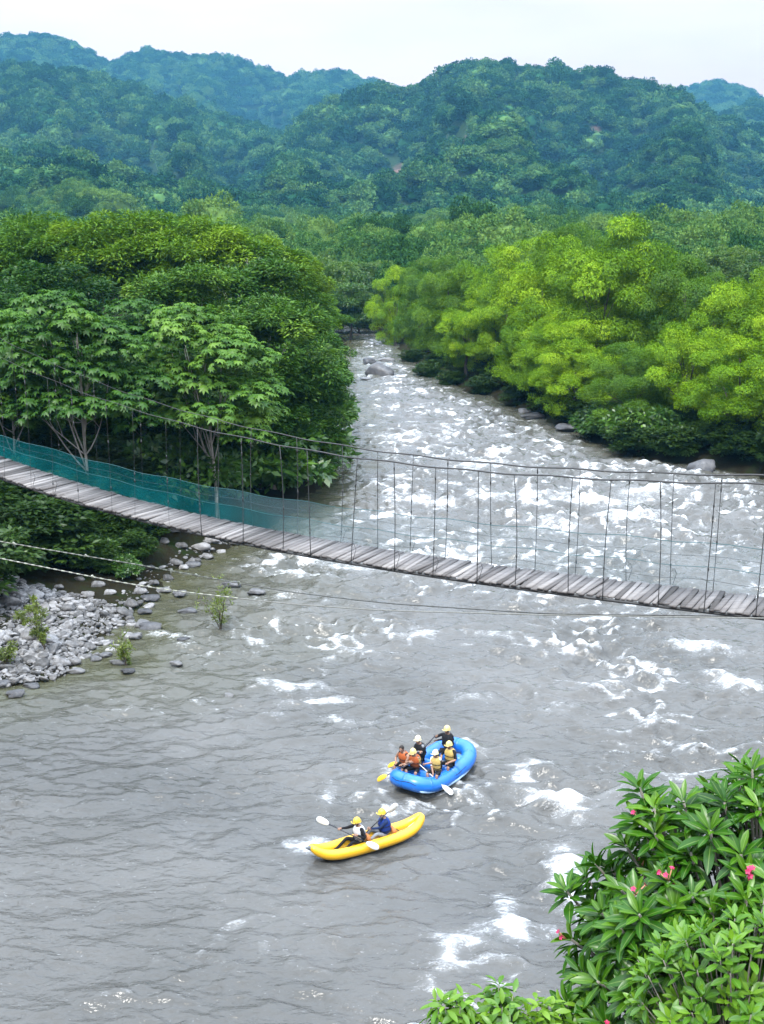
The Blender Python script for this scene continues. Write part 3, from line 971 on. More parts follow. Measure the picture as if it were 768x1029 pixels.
# ------------------------------------------------------------------ riverside trees
def crown_mesh(name, data, material):
    (V, F, T), C = data
    return mesh_np(name, V, F, [material], False, {'tone': T}), C
TREE, TREE_C = {}, {}
def variant(kind, seed, crown_data, zc, H0, material, barkm, r0, **kw):
    me, C = crown_mesh('crown', crown_data, material)
    V = np.empty(len(me.vertices) * 3, np.float32); me.vertices.foreach_get('co', V)
    V = V.reshape(-1, 3); V[:, 2] += zc; me.vertices.foreach_set('co', V.ravel()); me.update()
    top = float(np.percentile(V[:, 2], 99.8)); half = float(np.percentile(np.abs(V[:, :2]), 98))
    tr = trunk_mesh(seed + 500, zc * kw.pop('stem', 1.0), r0, C, zc, 'trunk', barkm, **kw)
    TREE.setdefault(kind, []).append((me, tr, top, half))
    TREE_C.setdefault(kind, []).append(C)
for k in range(4):
    variant('willow', k, clump_crown(10 + k, (5.6, 5.6, 8.0), 26, 1.75, 6, 1.0, 400, 0.26, 0.085, 'droop', zmin=-0.95, fill=0.2, flat=0.95), 7.8, 16, M['willow'], M['bark'], 0.32)
variant('willow_deep', 5, clump_crown(15, (5.6, 5.6, 7.8), 26, 1.75, 6, 1.0, 400, 0.26, 0.09, 'droop', zmin=-0.95, fill=0.2, flat=0.95), 7.6, 16, M['willow_deep'], M['bark'], 0.32)
for k in range(3):
    variant('canopy', k, clump_crown(30 + k, (5.6, 5.6, 7.6), 32, 2.2, 11, 1.0, 130, 0.42, 0.18, 'spray', zmin=-0.95, flat=0.6), 7.8, 16, M['canopy'], M['pale_bark'], 0.28, forks=12)
for k in range(3):
    variant('feather', k, clump_crown(40 + k, (6.2, 6.2, 5.0), 26, 2.3, 12, 1.0, 130, 0.44, 0.14, 'spray', zmin=-0.45, flat=0.45), 10.6, 16, M['canopy_top'], M['pale_bark'], 0.26, forks=12)
for k in range(3):
    variant('palmate', k, palmate_crown(50 + k, (4.8, 4.8, 6.4), 40, 1.7, 7, 9, 0.40, 0.16), 8.4, 15, M['palmate'], M['pale_bark'], 0.125, forks=12, lean=0.04, stem=0.95)
for k in range(3):
    variant('round', k, clump_crown(60 + k, (5.4, 5.4, 5.6), 24, 2.1, 8, 1.1, 170, 0.42, 0.24, 'bush', zmin=-0.8, flat=0.8), 8.0, 14, M['mid_leaf'], M['bark'], 0.3)
for k in range(3):
    variant('bush', k, clump_crown(70 + k, (2.0, 2.0, 1.5), 14, 0.85, 7, 0.42, 42, 0.34, 0.17, 'bush', zmin=-0.3, flat=0.7), 1.1, 2.8, M['shrub'], M['twig'], 0.05, stem=0.6)

for k in range(3):
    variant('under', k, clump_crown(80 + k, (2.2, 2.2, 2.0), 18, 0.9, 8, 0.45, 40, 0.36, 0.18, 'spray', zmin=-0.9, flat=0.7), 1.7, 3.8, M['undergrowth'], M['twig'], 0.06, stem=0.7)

def plant(name, kind, px, Y, top, label, cat='tree', group=None, wide=None, var=None, py_x=None, parts=('trunk', 'crown')):
    """a plant standing at photo column px and distance Y, whose top reaches photo row top"""
    vs = TREE[kind]
    i = (hash((px * 7 + int(Y) * 13)) if var is None else var) % len(vs)
    cm, tm, h0, w0 = vs[i]
    p = at_depth(px, top + 60, Y)
    zb = float(ground_h(np.array([p.x]), np.array([Y]))[0])
    zb = max(zb, -0.2)
    zt = at_depth(px, top, Y).z
    sz = max(zt - zb, 0.5) / h0
    sx = max(sz, 0.75 if kind not in ('bush', 'under') else 0.2) if wide is None else wide
    if kind in ('bush', 'under'):
        sz = max(sz, sx * 0.7)
    o = empty(name, (p.x, Y, zb), (px * 1.37 + Y) % 6.28)
    o.scale = (sx, sx, sz)
    link(parts[0], tm, o)
    link(parts[1], cm, o)
    return tag(o, label, cat, group)

RIGHT = [
 ('willow', 398, 205, 268, 'small far willow at the river bend, farthest of the right bank row'),
 ('willow_deep', 424, 184, 260, 'darker green willow beside the small far willow at the bend'),
 ('willow_deep', 452, 168, 258, 'deep green willow third from the bend on the right bank'),
 ('willow', 482, 166, 249, 'willow with a rounded top fourth from the bend on the right bank'),
 ('willow', 505, 148, 250, 'willow leaning over the water upstream of the pale shallows'),
 ('willow', 533, 150, 241, 'bright willow left of the tall pair on the right bank'),
 ('willow', 566, 134, 237, 'bright willow directly left of the tallest willow'),
 ('willow', 604, 124, 218, 'tallest bright yellow-green willow on the right bank'),
 ('willow_deep', 585, 142, 226, 'willow just behind the tallest willow'),
 ('willow', 646, 126, 232, 'broad willow directly right of the tallest willow'),
 ('willow_deep', 688, 118, 258, 'willow below the skyline dip right of the broad willow'),
 ('willow', 738, 112, 272, 'large willow standing above the grey bank boulder'),
 ('willow', 790, 108, 276, 'willow cut off by the right edge of the photo'),
 ('willow', 850, 104, 270, 'willow standing just outside the right edge of the photo'),
 ('willow', 536, 130, 300, 'lower willow with branches touching the water under the bright pair'),
 ('willow', 580, 117, 322, 'lower willow overhanging the water left of the dark bank gap'),
 ('willow_deep', 634, 106, 345, 'deep green low tree above the broadleaf bush at the waterline'),
 ('willow', 690, 104, 318, 'low bright willow in front of the skyline dip'),
 ('willow', 742, 97, 338, 'nearest low willow drooping above the grey bank boulder'),
 ('willow', 792, 95, 325, 'nearest low willow cut by the right photo edge'),
 ('willow', 556, 123, 318, 'low willow sweeping into the water left of the dark gap'),
 ('willow', 470, 150, 300, 'low willow whose branches hang over the far rapids'),
]
for kind, px, Y, top, lab in RIGHT:
    plant('willow_tree', kind, px, Y, top, lab, 'tree', 'trees along the right bank')
for px, Y, top in [(560, 172, 250), (620, 160, 244), (680, 160, 262), (720, 150, 275), (770, 145, 285)]:
    plant('willow_tree', 'willow_deep', px, Y, top, 'willow mostly hidden behind the front row on the right bank', 'tree', 'hidden second row of willows')  # darker leaf kind puts the shade of the gaps into colour
for i, (px, Y, top) in enumerate([(650, 103, 405), (615, 108, 410)]):
    plant('waterside_bush', 'bush', px, Y, top, ['glossy broadleaf bush at the right waterline under the deep green tree', 'smaller broadleaf bush left of the glossy one at the right waterline'][i], 'bush', wide=1.5)

LEFT = [
 ('palmate', 78, 69, 292, 'big-leaved tree with a pale slim trunk, front left above the bridge deck'),
 ('palmate', 212, 73, 306, 'big-leaved tree with a pale trunk second from the left photo edge'),
 ('palmate', 8, 72, 312, 'big-leaved tree cut by the left photo edge'),
 ('palmate', 140, 79, 300, 'big-leaved tree between and behind the two pale-trunked ones'),
 ('canopy', 268, 84, 300, 'dark green tree right of the pale-trunked big-leaved trees'),
 ('canopy', 292, 95, 330, 'dark tree leaning over the water at the left bank corner'),
 ('canopy', 300, 112, 318, 'dark tree behind the leaning corner tree on the left bank'),
 ('canopy', 255, 100, 262, 'dense green tree in the middle of the left bank mass'),
 ('canopy', 185, 95, 268, 'dense green tree rising behind the big-leaved trees'),
 ('canopy', 60, 92, 265, 'dense green tree behind the front left big-leaved tree'),
 ('canopy', -25, 84, 285, 'dense tree crossing the left photo edge behind the bridge'),
 ('feather', 12, 120, 224, 'flat-topped feathery tree in the back row at the left photo edge'),
 ('feather', 58, 124, 216, 'flat-topped feathery tree second from the left in the back row'),
 ('feather', 105, 119, 214, 'yellowish feathery tree third from the left in the back row'),
 ('feather', 158, 123, 214, 'feathery tree forming the highest middle of the left back row'),
 ('feather', 208, 118, 219, 'feathery tree fifth from the left in the back row'),
 ('feather', 240, 125, 229, 'feathery tree with bare grey twigs at the right of the back row'),
 ('feather', 276, 132, 250, 'feathery tree stepping down toward the river in the left back row'),
 ('feather', 294, 128, 284, 'yellow-green feathery tree at the river end of the left back row'),
 ('feather', -45, 116, 226, 'feathery tree outside the left photo edge'),
 ('feather', 308, 148, 300, 'yellow-green tree at the far corner of the left bank'),
]
for kind, px, Y, top, lab in LEFT:
    plant({'palmate': 'broadleaf_tree', 'canopy': 'riverside_tree', 'feather': 'feathery_tree'}[kind], kind, px, Y, top, lab, 'tree', 'trees along the left bank')
for px, Y, top, lab in [(40, 82, 345, 'dark leafy tree filling the shade behind the left pale trunk'), (110, 86, 340, 'dark leafy tree in the shade between the pale trunks'), (165, 83, 350, 'dark leafy tree in the shade behind the second pale trunk'),
                        (-20, 76, 350, 'dark leafy tree in the shade at the left photo edge'), (225, 82, 360, 'dark leafy tree low in the middle of the left bank'), (75, 96, 330, 'dark leafy tree deep behind the pale trunks')]:
    plant('riverside_tree', 'canopy', px, Y, top, lab, 'tree', 'trees along the left bank', wide=0.85)
for px, Y, top in [(5, 68, 470), (40, 72, 470), (75, 74, 480), (110, 76, 485), (145, 77, 490), (178, 78, 490), (20, 62, 505), (62, 67, 500), (-25, 64, 480), (-30, 56, 540), (205, 79, 480), (95, 70, 505), (130, 72, 505), (-60, 60, 480), (165, 74, 500), (40, 62, 530)]:  # dark-leaved filler, paints the deep shade under the bridge
    plant('shade_fill_undergrowth', 'under', px, Y, top, 'leafy undergrowth behind and under the bridge deck, dark leaves standing in for deep shade', 'shrub', 'undergrowth with shade put into its colour under the bridge', wide=1.25)
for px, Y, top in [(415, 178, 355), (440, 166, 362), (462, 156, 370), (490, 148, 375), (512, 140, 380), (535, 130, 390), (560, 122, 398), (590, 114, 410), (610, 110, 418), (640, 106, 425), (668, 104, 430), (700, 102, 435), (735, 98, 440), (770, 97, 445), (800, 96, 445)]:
    plant('shade_fill_shrub', 'under', px, Y, top, 'added near-black shrub standing in for shade at the foot of the right bank willows', 'shrub', 'added shade-dark shrubs along the right waterline', wide=0.8 if px < 590 else 0.95)  # added shrubs, their dark leaves stand in for black shade under the willows
for px, Y, top, lab in [(252, 108, 232, 'bare grey twigs of a leafless tree poking out of the left back row')]:
    me_, tr_, h0_, w0_ = TREE['feather'][px % 3]
    p = at_depth(px, top, Y)
    bo = link('bare_tree', trunk_mesh(px, 10.5, 0.10, TREE_C['feather'][px % 3], 10.6, 'bare_tree', M['pale_bark'], forks=22, stems=1))
    zb = float(ground_h(np.array([p.x]), np.array([Y]))[0])
    bo.location = (p.x, Y, zb); bo.scale = (0.8, 0.8, (p.z - zb) / 15.0)
    tag(bo, lab, 'tree', 'trees along the left bank')
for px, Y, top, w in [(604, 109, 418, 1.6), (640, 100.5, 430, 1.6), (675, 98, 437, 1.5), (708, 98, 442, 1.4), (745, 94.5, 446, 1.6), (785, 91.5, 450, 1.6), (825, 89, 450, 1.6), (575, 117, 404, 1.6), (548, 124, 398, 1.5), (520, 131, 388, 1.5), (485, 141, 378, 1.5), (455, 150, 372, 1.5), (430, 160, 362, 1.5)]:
    plant('shade_fill_shrub', 'under', px, Y, top, 'added near-black shrub standing in for shade at the foot of the right bank willows', 'shrub', 'added shade-dark shrubs along the right waterline', wide=w * (0.55 if px < 590 else 0.65))
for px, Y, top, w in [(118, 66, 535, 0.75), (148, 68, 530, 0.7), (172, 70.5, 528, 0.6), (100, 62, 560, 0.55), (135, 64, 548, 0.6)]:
    plant('shade_fill_undergrowth', 'under', px, Y, top, 'leafy undergrowth behind and under the bridge deck, dark leaves standing in for deep shade', 'shrub', 'undergrowth with shade put into its colour under the bridge', wide=w)
LOWB = [(225, 79, 430, 2.0, 'bushy undergrowth shrub at the left waterline below the dark trees'),
        (262, 82, 425, 2.2, 'shrub overhanging the water behind the teal netting'),
        (290, 87, 425, 2.2, 'shrub overhanging the water at the tip of the left bank'),
        (302, 96, 395, 2.2, 'shrub with branches spread over the rapids at the left bank corner'),
        (312, 112, 375, 2.2, 'shrub upstream of the left bank corner dipping into white water'),
        (180, 75, 440, 1.8, 'shrub in the shade behind the middle of the teal netting')]
for px, Y, top, w, lab in LOWB:
    plant('waterside_bush', 'bush', px, Y, top, lab, 'bush', 'shrubs along the left waterline', wide=w).children[1].data
MID = [(345, 240, 263), (368, 262, 264), (322, 226, 258), (300, 240, 252), (388, 275, 262), (410, 300, 258), (335, 300, 250), (272, 230, 246), (430, 250, 262), (352, 215, 285), (376, 240, 285),
       (690, 205, 258), (732, 215, 248), (770, 200, 252), (655, 250, 248), (712, 270, 243), (805, 215, 246), (450, 280, 252), (360, 228, 300), (392, 250, 280)]
for px, Y, top in MID:
    right = px > 600
    plant('valley_tree', 'round', px, Y, top, 'dark rounded tree behind the right bank willows' if right else 'hazy rounded tree closing the river bend', 'tree',
          'dark trees behind the willows' if right else 'trees closing the river bend')

# shrubs in the shade below the bridge, at the left
for px, Y, top, w, lab in [(118, 68, 520, 0.9, 'bright green shrub under the bridge, largest of the shaded ones'), (150, 69, 528, 0.7, 'small bright shrub under the bridge beside the stones'),
                           (95, 63, 540, 0.7, 'low bright shrub under the bridge next to the knotted cable'), (8, 60, 525, 0.8, 'leafy shrub under the bridge at the left photo edge'),
                           (28, 64, 540, 0.7, 'dim leafy shrub in the shade near the left photo edge'), (125, 62, 558, 0.5, 'smallest bright shrub at the edge of the gravel bar')]:
    plant('understory_shrub', 'bush', px, Y, top, lab, 'shrub', 'shrubs in the shade under the bridge', wide=w)

# ------------------------------------------------------------------ thin saplings on the bar and in the river
def sapling(px, py, h, w, seed, label, n=420, lean=0.0):
    rng = np.random.default_rng(seed)
    x, y = gp(px, py)
    o = empty('sapling', (x, y, max(float(ground_h(np.array([x]), np.array([y]))[0]), -0.3)))
    mb, P, A = MB(), [], []
    for s in range(6):
        a = rng.uniform(0, 6.28)
        top = np.array([math.cos(a) * w * rng.uniform(0.2, 1) + lean, math.sin(a) * w * 0.7, h * rng.uniform(0.6, 1.0)])
        k = np.linspace(0, 1, 8)[:, None]
        pts = top * np.array([1, 1, 1]) * np.concatenate([k ** 1.5, k ** 1.5, k], 1) + 0.03 * rng.normal(0, 1, (8, 3)) * k
        mb.tube(pts, np.linspace(0.032, 0.008, 8), 5)
        for j in range(7):
            i0 = rng.integers(3, 8)
            e = pts[i0] + unit(rng.normal(0, 1, 3) + np.array([0, 0, 0.4])) * rng.uniform(0.2, 0.5) * w
            mb.tube([pts[i0], e], [0.009, 0.004], 4)
            m_ = n // 42
            u = rng.uniform(0.2, 1.05, m_)[:, None]
            P.append(pts[i0] * (1 - u) + e * u + rng.normal(0, 0.05 * w, (m_, 3)))
            A.append((e - pts[i0]) + rng.normal(0, 0.25, (m_, 3)))
    mb.obj('stem', M['twig'], o)
    P = np.concatenate(P); A = np.concatenate(A); n_ = len(P)
    V, F, T = leaves_mesh(P, A, rng.normal(0, 1, (n_, 3)) + np.array([0, 0, 0.6]), rng.uniform(0.12, 0.24, n_), rng.uniform(0.035, 0.06, n_), np.clip(rng.normal(0.5, 0.2, n_), 0, 1))
    link('foliage', mesh_np('foliage', V, F, [M['sapling']], False, {'tone': T}), o)
    return tag(o, label, 'sapling')
sapling(222, 631, 2.7, 1.0, 1, 'thin grey-green sapling standing in the river below the bridge', 700)
sapling(46, 661, 2.6, 0.9, 2, 'yellow-green sapling at the edge of the white gravel bar', 1500, -0.7)
sapling(127, 668, 1.5, 0.7, 3, 'short sapling in the shallows between the other two', 600, -0.3)
sapling(6, 672, 1.1, 0.6, 4, 'low yellow-green sprout at the left photo edge on the gravel', 600)

# ------------------------------------------------------------------ stones
def rock_mesh(seed, material, sub=3, rough=0.16):
    bm = bmesh.new()
    bmesh.ops.create_icosphere(bm, subdivisions=sub, radius=1.0)
    V = np.array([v.co[:] for v in bm.verts]); F = np.array([[v.index for v in f.verts] for f in bm.faces]); bm.free()
    rng = np.random.default_rng(seed)
    for _ in range(9):                                # broken faces
        d = unit(rng.normal(0, 1, 3)); c = rng.uniform(0.55, 0.85)
        ex = np.maximum(V @ d - c, 0)
        V = V - ex[:, None] * d * 0.85
    V = V * (1 + rough * (gnoise(V[:, 0] * 2.1 + seed, V[:, 1] * 2.1 + V[:, 2] * 1.7, seed))[:, None])
    V[:, 2] *= 0.62
    return mesh_np('rock', V, F, [material], True)
RM = [rock_mesh(300 + k, M['rock']) for k in range(6)]
def boulder(px, py, w, label, cat='boulder', group=None, hscale=1.0, material=None, k=None, depthf=0.8, sink=0.25):
    x, y = gp(px, py)
    i = int(px * 3 + py) if k is None else k
    me = RM[i % len(RM)]
    if material is not None:
        me = me.copy(); me.materials.clear(); me.materials.append(material)
    z = max(float(ground_h(np.array([x]), np.array([y]))[0]), -0.05)
    o = link('boulder', me)
    o.location = (x, y + w * depthf * 0.4, z + w * 0.31 * hscale * (1 - 2 * sink))
    o.scale = (w / 2, w / 2 * depthf, w / 2 * hscale)
    o.rotation_euler = (0.1 * math.sin(i), 0.1 * math.cos(i * 2.3), (i * 0.77) % 0.9 - 0.45)
    return tag(o, label, cat, group)
boulder(382, 379, 4.1, 'large dark square boulder in the middle of the far rapids', hscale=0.95, k=0)
boulder(371, 366, 2.8, 'dark boulder in the rapids behind the large square one', hscale=0.7, k=1)
boulder(388, 364, 2.6, 'low boulder in the rapids right behind the large square one', hscale=0.6, k=2)
boulder(368, 382, 2.4, 'nearly submerged flat stone left of the large square boulder', hscale=0.35, k=3)
boulder(708, 476, 2.5, 'grey boulder on the right bank under the drooping willow', hscale=1.0, k=4)
boulder(575, 434, 3.0, 'dark flat stone at the right waterline under the low willow', hscale=0.5, k=5)
boulder(536, 421, 2.6, 'wet stone at the right waterline in deep shade', hscale=0.5, k=2)
boulder(528, 415, 2.0, 'small wet stone upstream of the shaded right waterline stone', hscale=0.5, k=1)
WET = [(257, 597, 1.0), (232, 590, 1.1), (180, 598, 0.9), (187, 617, 1.0), (142, 631, 1.1), (150, 634, 1.4), (135, 642, 0.9), (184, 645, 0.8), (118, 668, 0.8), (105, 660, 0.7), (128, 676, 0.7),
       (150, 604, 1.2), (165, 596, 1.0), (208, 643, 0.6), (192, 570, 1.1), (176, 668, 0.6), (14, 700, 0.9), (30, 692, 0.8), (75, 677, 0.8), (3, 690, 0.9), (95, 664, 0.7), (146, 617, 0.9), (230, 700, 0.5)]
for i, (px, py, w) in enumerate(WET):
    boulder(px, py, w, 'dark wet stone breaking the shallow water beside the gravel bar', 'stone', 'wet stones in the shallows', hscale=0.6)
PALE = [(228, 545, 0.9), (196, 566, 0.7), (207, 561, 0.8), (185, 572, 0.7), (168, 583, 0.8), (155, 590, 0.7), (140, 600, 0.8), (222, 556, 0.7), (178, 545, 0.8), (150, 578, 0.6), (214, 551, 1.1), (201, 557, 1.2), (215, 549, 1.3), (190, 548, 0.9), (183, 560, 0.9), (172, 552, 1.1), (165, 562, 0.8), (176, 570, 0.9), (235, 548, 0.8), (160, 545, 0.9), (130, 613, 1.0), (125, 620, 0.7), (60, 605, 0.6), (40, 606, 0.6),
        (98, 600, 0.8), (20, 618, 0.8), (35, 640, 0.7), (72, 668, 0.8), (60, 672, 0.9), (88, 610, 0.8), (80, 596, 0.6), (110, 606, 0.7), (250, 545, 0.8), (80, 652, 0.6), (45, 625, 0.7)]
for i, (px, py, w) in enumerate(PALE):
    boulder(px, py, w, 'pale grey stone on the dry left bank near the bridge', 'stone', 'pale stones on the left bank', hscale=0.8, material=M['pebble'] if i == 0 else PM) if i else None
    if i == 0:
        PM = M['pebble']
        boulder(px, py, w, 'pale grey stone on the dry left bank near the bridge', 'stone', 'pale stones on the left bank', hscale=0.8, material=PM)
peb_col = bpy.data.collections.new('pebbles')
for k in range(6):
    peb_col.objects.link(bpy.data.objects.new('pebble', rock_mesh(330 + k, M['pebble'], 2)))
_r = np.random.default_rng(12)
_n0 = 26000
_y = _r.uniform(47, 72, _n0)
_dl = _r.uniform(-1.6, 12, _n0)
_x = xl(_y) - _dl
_k = _r.random(_n0) < np.where(_y < 57 + _dl * 0.3, 1.0, np.where(_dl < 1.2, 0.10, 0.0)) * sstep(11, 4, _dl) * sstep(-1.6, 0.5, _dl)
_x, _y = _x[_k], _y[_k]
_s = 0.075 * np.exp(_r.normal(0, 0.62, len(_x)))
_z = ground_h(_x, _y) + _s * 0.2
scatter('gravel', np.column_stack([_x, _y, _z]), _s, np.column_stack([_r.normal(0, .3, len(_x)), _r.normal(0, .3, len(_x)), _r.uniform(0, 6.28, len(_x))]), peb_col, 'pale grey river gravel heaped on the left bar', 'gravel', _r.uniform(0.6, 1.0, len(_x)))

# ------------------------------------------------------------------ the footbridge
BAX, BY0, BAZ = 0.0, 22.609, -0.49283
bu = np.array([math.cos(BAZ), math.sin(BAZ)]); bn = np.array([-bu[1], bu[0]])   # along, and across away from the viewer
BS0, BW = 1.5096, 1.10
def deck_z(s):
    return CAMZ - 6.1984 + 0.00425 * (s - BS0) ** 2 - 0.00021 * (s - BS0) ** 3
def cable_z(s):
    return CAMZ - 4.1553 + 0.00951 * (s - BS0) ** 2 - 0.0003 * (s - BS0) ** 3
def bp(s, c, z):
    """bridge point: s along, c across (-0.55 near edge, 0.55 far edge)"""
    return np.array([BAX + s * bu[0] + c * bn[0], BY0 + s * bu[1] + c * bn[1], z])
def wood_material():
    m, t, o = mat('weathered_planks')
    at = _n(t, 'ShaderNodeAttribute', attribute_name='tone')
    mpg = _n(t, 'ShaderNodeMapping')
    mpg.inputs['Rotation'].default_value = (0, 0, -(BAZ + math.pi / 2))
    mpg.inputs['Scale'].default_value = (1.2, 14, 6)
    lk(t, obj_vec(t), mpg.inputs['Vector'])
    n = noise(t, 2.2, 6, 0.65, mpg.outputs[0])
    ad = _n(t, 'ShaderNodeMath', operation='MULTIPLY_ADD')
    lk(t, n.outputs['Fac'], ad.inputs[0]); ad.inputs[1].default_value = 0.55
    sb = _n(t, 'ShaderNodeMath', operation='SUBTRACT')
    lk(t, at.outputs['Fac'], sb.inputs[0]); sb.inputs[1].default_value = 0.25
    lk(t, sb.outputs[0], ad.inputs[2])
    r = cramp(t, ad.outputs[0], [(0.15, (0.040, 0.037, 0.035)), (0.5, (0.125, 0.116, 0.112)), (0.9, (0.33, 0.31, 0.295))])
    b = principled(t, o, r.outputs[0], 0.85, 0.2)
    bump(t, b, n.outputs['Fac'], 0.6, 0.02)
    return m
M['planks'] = wood_material()
M['steel'] = plain('dark_cable', (0.045, 0.045, 0.045), 0.6, 0.4, 0.3, 30)
M['wire'] = plain('hanger_wire', (0.035, 0.037, 0.037), 0.6, 0.4, 0.3, 30)
M['pale_rope'] = plain('pale_rope', (0.20, 0.20, 0.18), 0.9, 0.2, 0.3, 30)
def net_material():
    m, t, o = mat('teal_netting')
    at = _n(t, 'ShaderNodeAttribute', attribute_name='tone')
    n = noise(t, 1.4, 5, 0.6, obj_vec(t))
    r = cramp(t, n.outputs['Fac'], [(0.3, (0.003, 0.075, 0.083)), (0.7, (0.007, 0.15, 0.16))])
    pale = _n(t, 'ShaderNodeMixRGB')
    pf = _n(t, 'ShaderNodeMath', operation='MULTIPLY'); pf.use_clamp = True; pf.inputs[1].default_value = 1.9
    lk(t, at.outputs['Fac'], pf.inputs[0]); lk(t, pf.outputs[0], pale.inputs[0])
    pale.inputs[1].default_value = (0.42, 0.56, 0.60, 1)
    lk(t, r.outputs[0], pale.inputs[2])
    d = _n(t, 'ShaderNodeBsdfDiffuse'); lk(t, pale.outputs[0], d.inputs['Color'])
    tl = _n(t, 'ShaderNodeBsdfTranslucent'); lk(t, pale.outputs[0], tl.inputs['Color'])
    mm = _n(t, 'ShaderNodeMixShader'); mm.inputs[0].default_value = 0.4
    lk(t, d.outputs[0], mm.inputs[1]); lk(t, tl.outputs[0], mm.inputs[2])
    tp = _n(t, 'ShaderNodeBsdfTransparent')
    mx = _n(t, 'ShaderNodeMixShader')
    al = _n(t, 'ShaderNodeMath', operation='MULTIPLY')
    vr = _n(t, 'ShaderNodeMapRange'); vr.inputs['To Min'].default_value = 0.75; vr.inputs['To Max'].default_value = 1.15
    lk(t, n.outputs['Fac'], vr.inputs['Value'])
    a2 = _n(t, 'ShaderNodeMath', operation='MULTIPLY_ADD'); lk(t, at.outputs['Fac'], a2.inputs[0]); a2.inputs[1].default_value = 0.47; a2.inputs[2].default_value = 0.09
    lk(t, a2.outputs[0], al.inputs[0]); lk(t, vr.outputs[0], al.inputs[1])
    lk(t, al.outputs[0], mx.inputs[0])
    lk(t, tp.outputs[0], mx.inputs[1]); lk(t, mm.outputs[0], mx.inputs[2])
    lk(t, mx.outputs[0], o.inputs['Surface'])
    return m
M['net'] = net_material()
rb = np.random.default_rng(21)
bridge = tag(empty('footbridge'), 'narrow plank suspension footbridge with teal netting crossing above the river', 'footbridge')
S_A, S_B = -21.5, 16.0
mb = MB()
s = S_A
while s < S_B:
    w = rb.uniform(0.075, 0.135)
    yaw = rb.normal(0, 0.035)
    c0 = rb.normal(0, 0.02)
    ln = BW / 2 * rb.uniform(0.95, 1.05)
    sl = (deck_z(s + 0.1) - deck_z(s - 0.1)) / 0.2
    a = np.array([bn[0] + yaw * bu[0], bn[1] + yaw * bu[1], rb.normal(0, 0.012)])
    b = np.array([bu[0], bu[1], sl + rb.normal(0, 0.02)])
    up = np.cross(b, a); up = up / np.linalg.norm(up) * (1 if np.cross(b, a)[2] > 0 else -1)
    mb.box(bp(s + w / 2, c0, deck_z(s + w / 2) + rb.normal(0, 0.006)), b * (w / 2 - 0.004), a * ln, up * 0.019, tone=float(np.clip(rb.normal(0.5, 0.13), 0.05, 0.98)))
    s += w + rb.uniform(0.0, 0.015)
mb.obj('deck', M['planks'], bridge, smooth=False)
ss = np.linspace(S_A, S_B, 90)
for c in (-0.5, -0.2, 0.2, 0.5):
    mb = MB()
    mb.tube([bp(q, c, deck_z(q) - 0.055) for q in ss], 0.03, 6)
    mb.obj('bearer_cable', M['steel'], bridge)
for c in (-0.55, 0.55):
    mb = MB()
    sx_ = np.linspace(S_A, S_B, 220)
    mb.tube([bp(q, c + 0.01 * math.sin(q * 2.1), cable_z(q) - (0.06 if c > 0 else 0) + 0.012 * math.sin(q * 3.9)) for q in sx_], np.interp(sx_, [-7, 1], [0.004, 0.016]), 6)
    mb.obj('main_cable', M['steel'], bridge)
near_s = [-20.6, -19.7, -18.9, -18.0, -17.1, -16.3, -15.4, -14.5, -13.6, -12.8, -12.0, -11.2, -10.3, -9.4, -8.62, -7.95, -7.29, -6.34, -5.63, -4.76, -3.96, -2.89, -1.98, -1.35, -0.23, 0.55, 1.41, 2.26, 2.95, 4.03, 4.72, 5.56, 6.47, 7.3, 8.1, 8.9, 9.8, 10.7, 11.5, 12.3, 13.2, 14.0, 14.9]
far_s = [-20.2, -19.0, -17.9, -16.8, -15.6, -14.4, -13.3, -12.2, -11.1, -10.05, -8.76, -7.63, -6.34, -5.24, -4.25, -3.4, -2.28, -1.2, -0.39, 0.4, 1.14, 2.03, 2.97, 3.79, 4.72, 5.5, 6.33, 7.2, 8.3, 9.2, 10.2, 11.3, 12.3, 13.3, 14.4]
for lst, c in ((near_s, -0.55), (far_s, 0.55)):
    for q in lst:
        mb = MB()
        zt, z0 = cable_z(q) - (0.06 if c > 0 else 0), deck_z(q) - 0.06
        dx, bow = rb.normal(0, 0.05), rb.normal(0, 0.02)
        k = np.linspace(0, 1, 7)
        pts = [bp(q + dx * (1 - a) + bow * math.sin(a * 3.14), c + 0.02 * math.sin(a * 3.14), z0 + a * (zt - z0)) for a in k]
        mb.tube(pts, (0.0085 if c < 0 else 0.007) * (0.42 if q < -4.5 else 1.0), 5)
        for _ in range(rb.integers(2, 5)):             # splices and knots
            a = rb.uniform(0.1, 0.97)
            p0 = bp(q + dx * (1 - a) + bow * math.sin(a * 3.14), c + 0.02 * math.sin(a * 3.14), z0 + a * (zt - z0))
            ln = rb.uniform(0.02, 0.06)
            mb.tube([p0 - [0, 0, ln], p0, p0 + [0, 0, ln]], [0.008, 0.017, 0.008], 6)
        if rb.random() < 0.3:                          # a loose wire end
            p0 = bp(q + dx, c, z0 + 0.35)
            mb.tube([p0, p0 + [0.06, 0, 0.06], p0 + [0.10, 0.02, -0.05], p0 + [0.04, 0, -0.25]], 0.005, 4)
        mb.obj('hanger', M['wire'], bridge)
def net_top(a):
    return float(np.interp(a, [-13, -9.5, -3, 5], [0.32, 0.60, 0.72, 0.86]))
